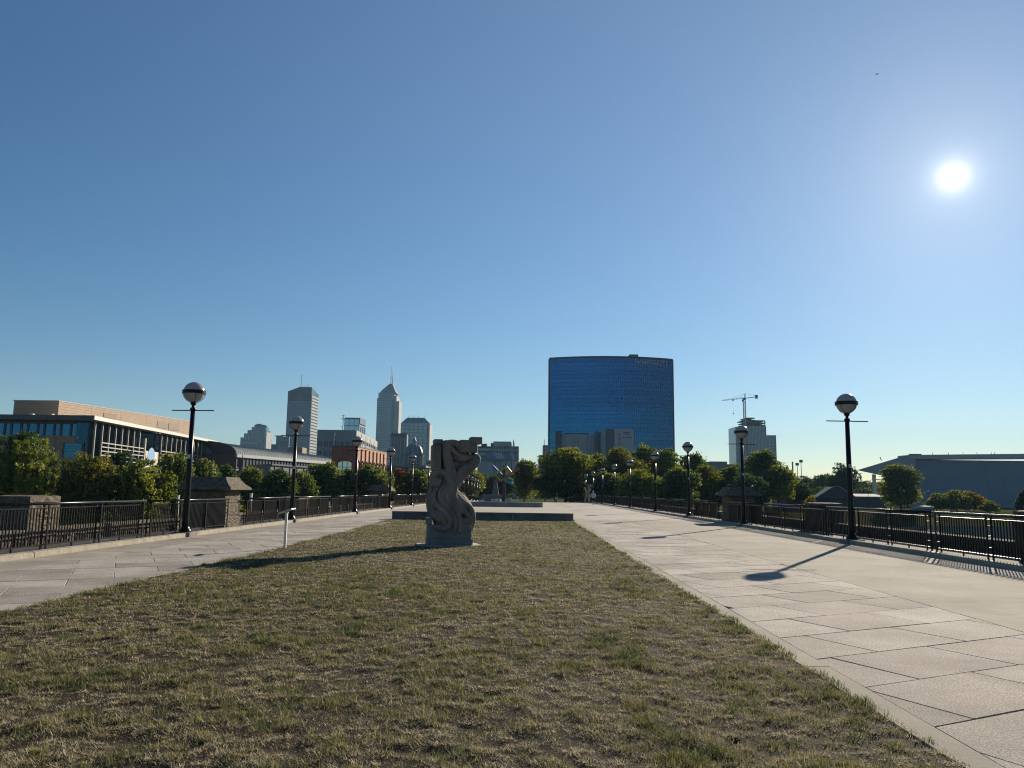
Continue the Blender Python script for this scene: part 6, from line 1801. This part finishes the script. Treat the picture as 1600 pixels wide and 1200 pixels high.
for k in range(n):
    a0 = root.lerp(tip, k/n); a1 = root.lerp(tip, (k+0.5)/n); a2 = root.lerp(tip, (k+1)/n)
    for oy_ in (-0.65, 0.65): jib.beam(a0+Vector((0,oy_,0)), a1+Vector((0,0,1.2)), 0.12); jib.beam(a1+Vector((0,0,1.2)), a2+Vector((0,oy_,0)), 0.12)
jib.build('jib', crm, t)
MB().beam(root, tail, 1.2, 0.7).build('counter_jib', dark_metal, t)
MB().box(tail.x-2.6, tail.x-0.3, -1, 1, tail.z-2.2, tail.z+1.0).build('counterweight', conc_d, t)
MB().box(tail.x-3.5, tail.x-0.2, -0.8, 0.8, tail.z+1.02, tail.z+1.9).build('winch', dark_metal, t)
MB().beam(root, apex, 0.9).build('apex_frame', crm, t)
for tgt in (tip.lerp(root, 0.28), tip.lerp(root, 0.68), tail): MB().tube([apex, tgt+Vector((0,0,1.0))], 0.09, 5).build('tie_bar', dark_metal, t)
tr = root.lerp(tip, 0.52); MB().box(tr.x-0.9, tr.x+0.9, -0.7, 0.7, tr.z-1.2, tr.z-0.2).build('trolley', dark_metal, t)
hk = L5(1146, 645); MB().tube([(tr.x,0,tr.z-1.2), (tr.x,0,hk.z)], 0.06, 4).build('hoist_rope', dark_metal, t)
MB().box(tr.x-0.5, tr.x+0.5, -0.4, 0.4, hk.z-1.2, hk.z).build('hook_block', dark_metal, t)
MB().box(-2.6, -0.8, -1.4, 0.2, zt_-3.4, zt_-1.3).build('cab', dark_metal, t)
# ---- brown flat-roofed building and small skyline marks
t, zt, A, B, C_ = simple_tower('flat_building', 'brownish flat-roofed building left of the unfinished tower', 420, 1112, 1146, 1150, 725, tan_brick, tan_brick, 1, 1, 0, 0, 20, cat='building')
MB().box(B[0]*-0.05, B[0]*0.70, -0.5, 20, zt, zt+1.4).build('upper_storey', conc_g, t); MB().box(0, B[0], -0.4, -0.02, zt-1.2, zt-0.05).build('fascia', conc_g, t)
q = at(1231, 742, 700)
t = thing('church_spire', 'small pale church spire on the right skyline', 'spire', (q.x, 700, ZG)); zt = at(1231, 727, 700).z-ZG; zs_ = at(1231, 735, 700).z-ZG
MB().box(-1.7, 1.7, -1.7, 1.7, 0, zs_).build('tower', conc_l, t); MB().lathe([(2.1, zs_), (0.08, zt)], 8).build('steeple', conc_l, t)
MB().box(1.75, 4.0, -1.5, 1.5, 0, zs_-2.5).build('nave', conc_l, t)
q = at(1239, 742, 650)
t = thing('chimney', 'slim dark chimney right of the church spire', 'chimney', (q.x, 650, ZG)); zt = at(1239, 721.5, 650).z-ZG
MB().lathe([(0.9,0),(0.55,zt)], 10).build('stack', conc_d, t); MB().lathe([(0.7,zt-1.4),(0.7,zt-0.4)], 10).build('rim', conc_g, t)
for px, top, lab in ((1246.2, 723.5, 'shorter stadium floodlight pole on the right skyline'), (1252.3, 718.8, 'taller stadium floodlight pole on the right skyline')):
    q = at(px, 742, 520); zt = at(px, top, 520).z-ZG
    t = thing('floodlight_pole', lab, 'floodlight', (q.x, 520, ZG)); MB().tube([(0,0,0),(0,0,zt)], [0.32,0.2], 6).build('pole', steel, t)
    MB().box(-1.1, 1.1, -0.2, 0.2, zt-1.7, zt+0.1).build('lamp_bank', dark_metal, t)
# white marker posts beside the left bank path
for px, top, Y, lab in ((392.5, 772, 52, 'short white marker post right of the roofed stone pier'), (278.5, 775, 56, 'short white marker post left of the nearest left lamp')):
    q = at(px, top, Y); z0 = terrain_z(q.x, Y); t = thing('marker_post', lab, 'post', (q.x, Y, z0))
    MB().box(-0.07, 0.07, -0.07, 0.07, -0.1, q.z-z0).build('post', white_p, t); MB().box(-0.09, 0.09, -0.09, 0.09, q.z-z0+0.001, q.z-z0+0.05).build('cap', white_p, t)
# small bird high in the sky
q = at(1370.5, 116, 120)
t = thing('bird', 'tiny bird gliding high at the upper right of the sky', 'bird', (q.x, 120, q.z))
dkf = mat('bird_feather', (0.10,0.10,0.11), None, 0.8, 5)
b = MB(); b.lathe([(0.01,-0.22),(0.06,-0.1),(0.07,0.05),(0.03,0.2),(0.01,0.24)], 8); o = b.build('body', dkf, t, True); o.rotation_euler = (R(80), 0, R(30))
for s_ in (-1, 1):
    b = MB(); b.add([(0,0.06,0.02),(0,-0.08,0.02),(s_*0.22,-0.05,0.09),(s_*0.42,0.02,0.06),(s_*0.22,0.08,0.10)], [(0,1,2,4),(2,3,4)]); b.build('wing', dkf, t)

# ================================================================ air
hz = MB().box(-2700, 2700, -360, 3600, -7.5, 275)
hm_ = bpy.data.materials.new('haze'); hm_.use_nodes = True; n, l = hm_.node_tree.nodes, hm_.node_tree.links
n.remove(n['Principled BSDF']); pv = n.new('ShaderNodeVolumePrincipled'); pv.inputs['Color'].default_value = (0.42,0.72,1.0,1); pv.inputs['Density'].default_value = 0.00009; pv.inputs['Anisotropy'].default_value = 0.0
l.new(pv.outputs[0], n['Material Output'].inputs['Volume'])
hz.build('haze', hm_, None, kind='stuff')
bpy.data.objects['haze']['label'] = 'pale even haze in the air over the whole place'; bpy.data.objects['haze']['category'] = 'haze'
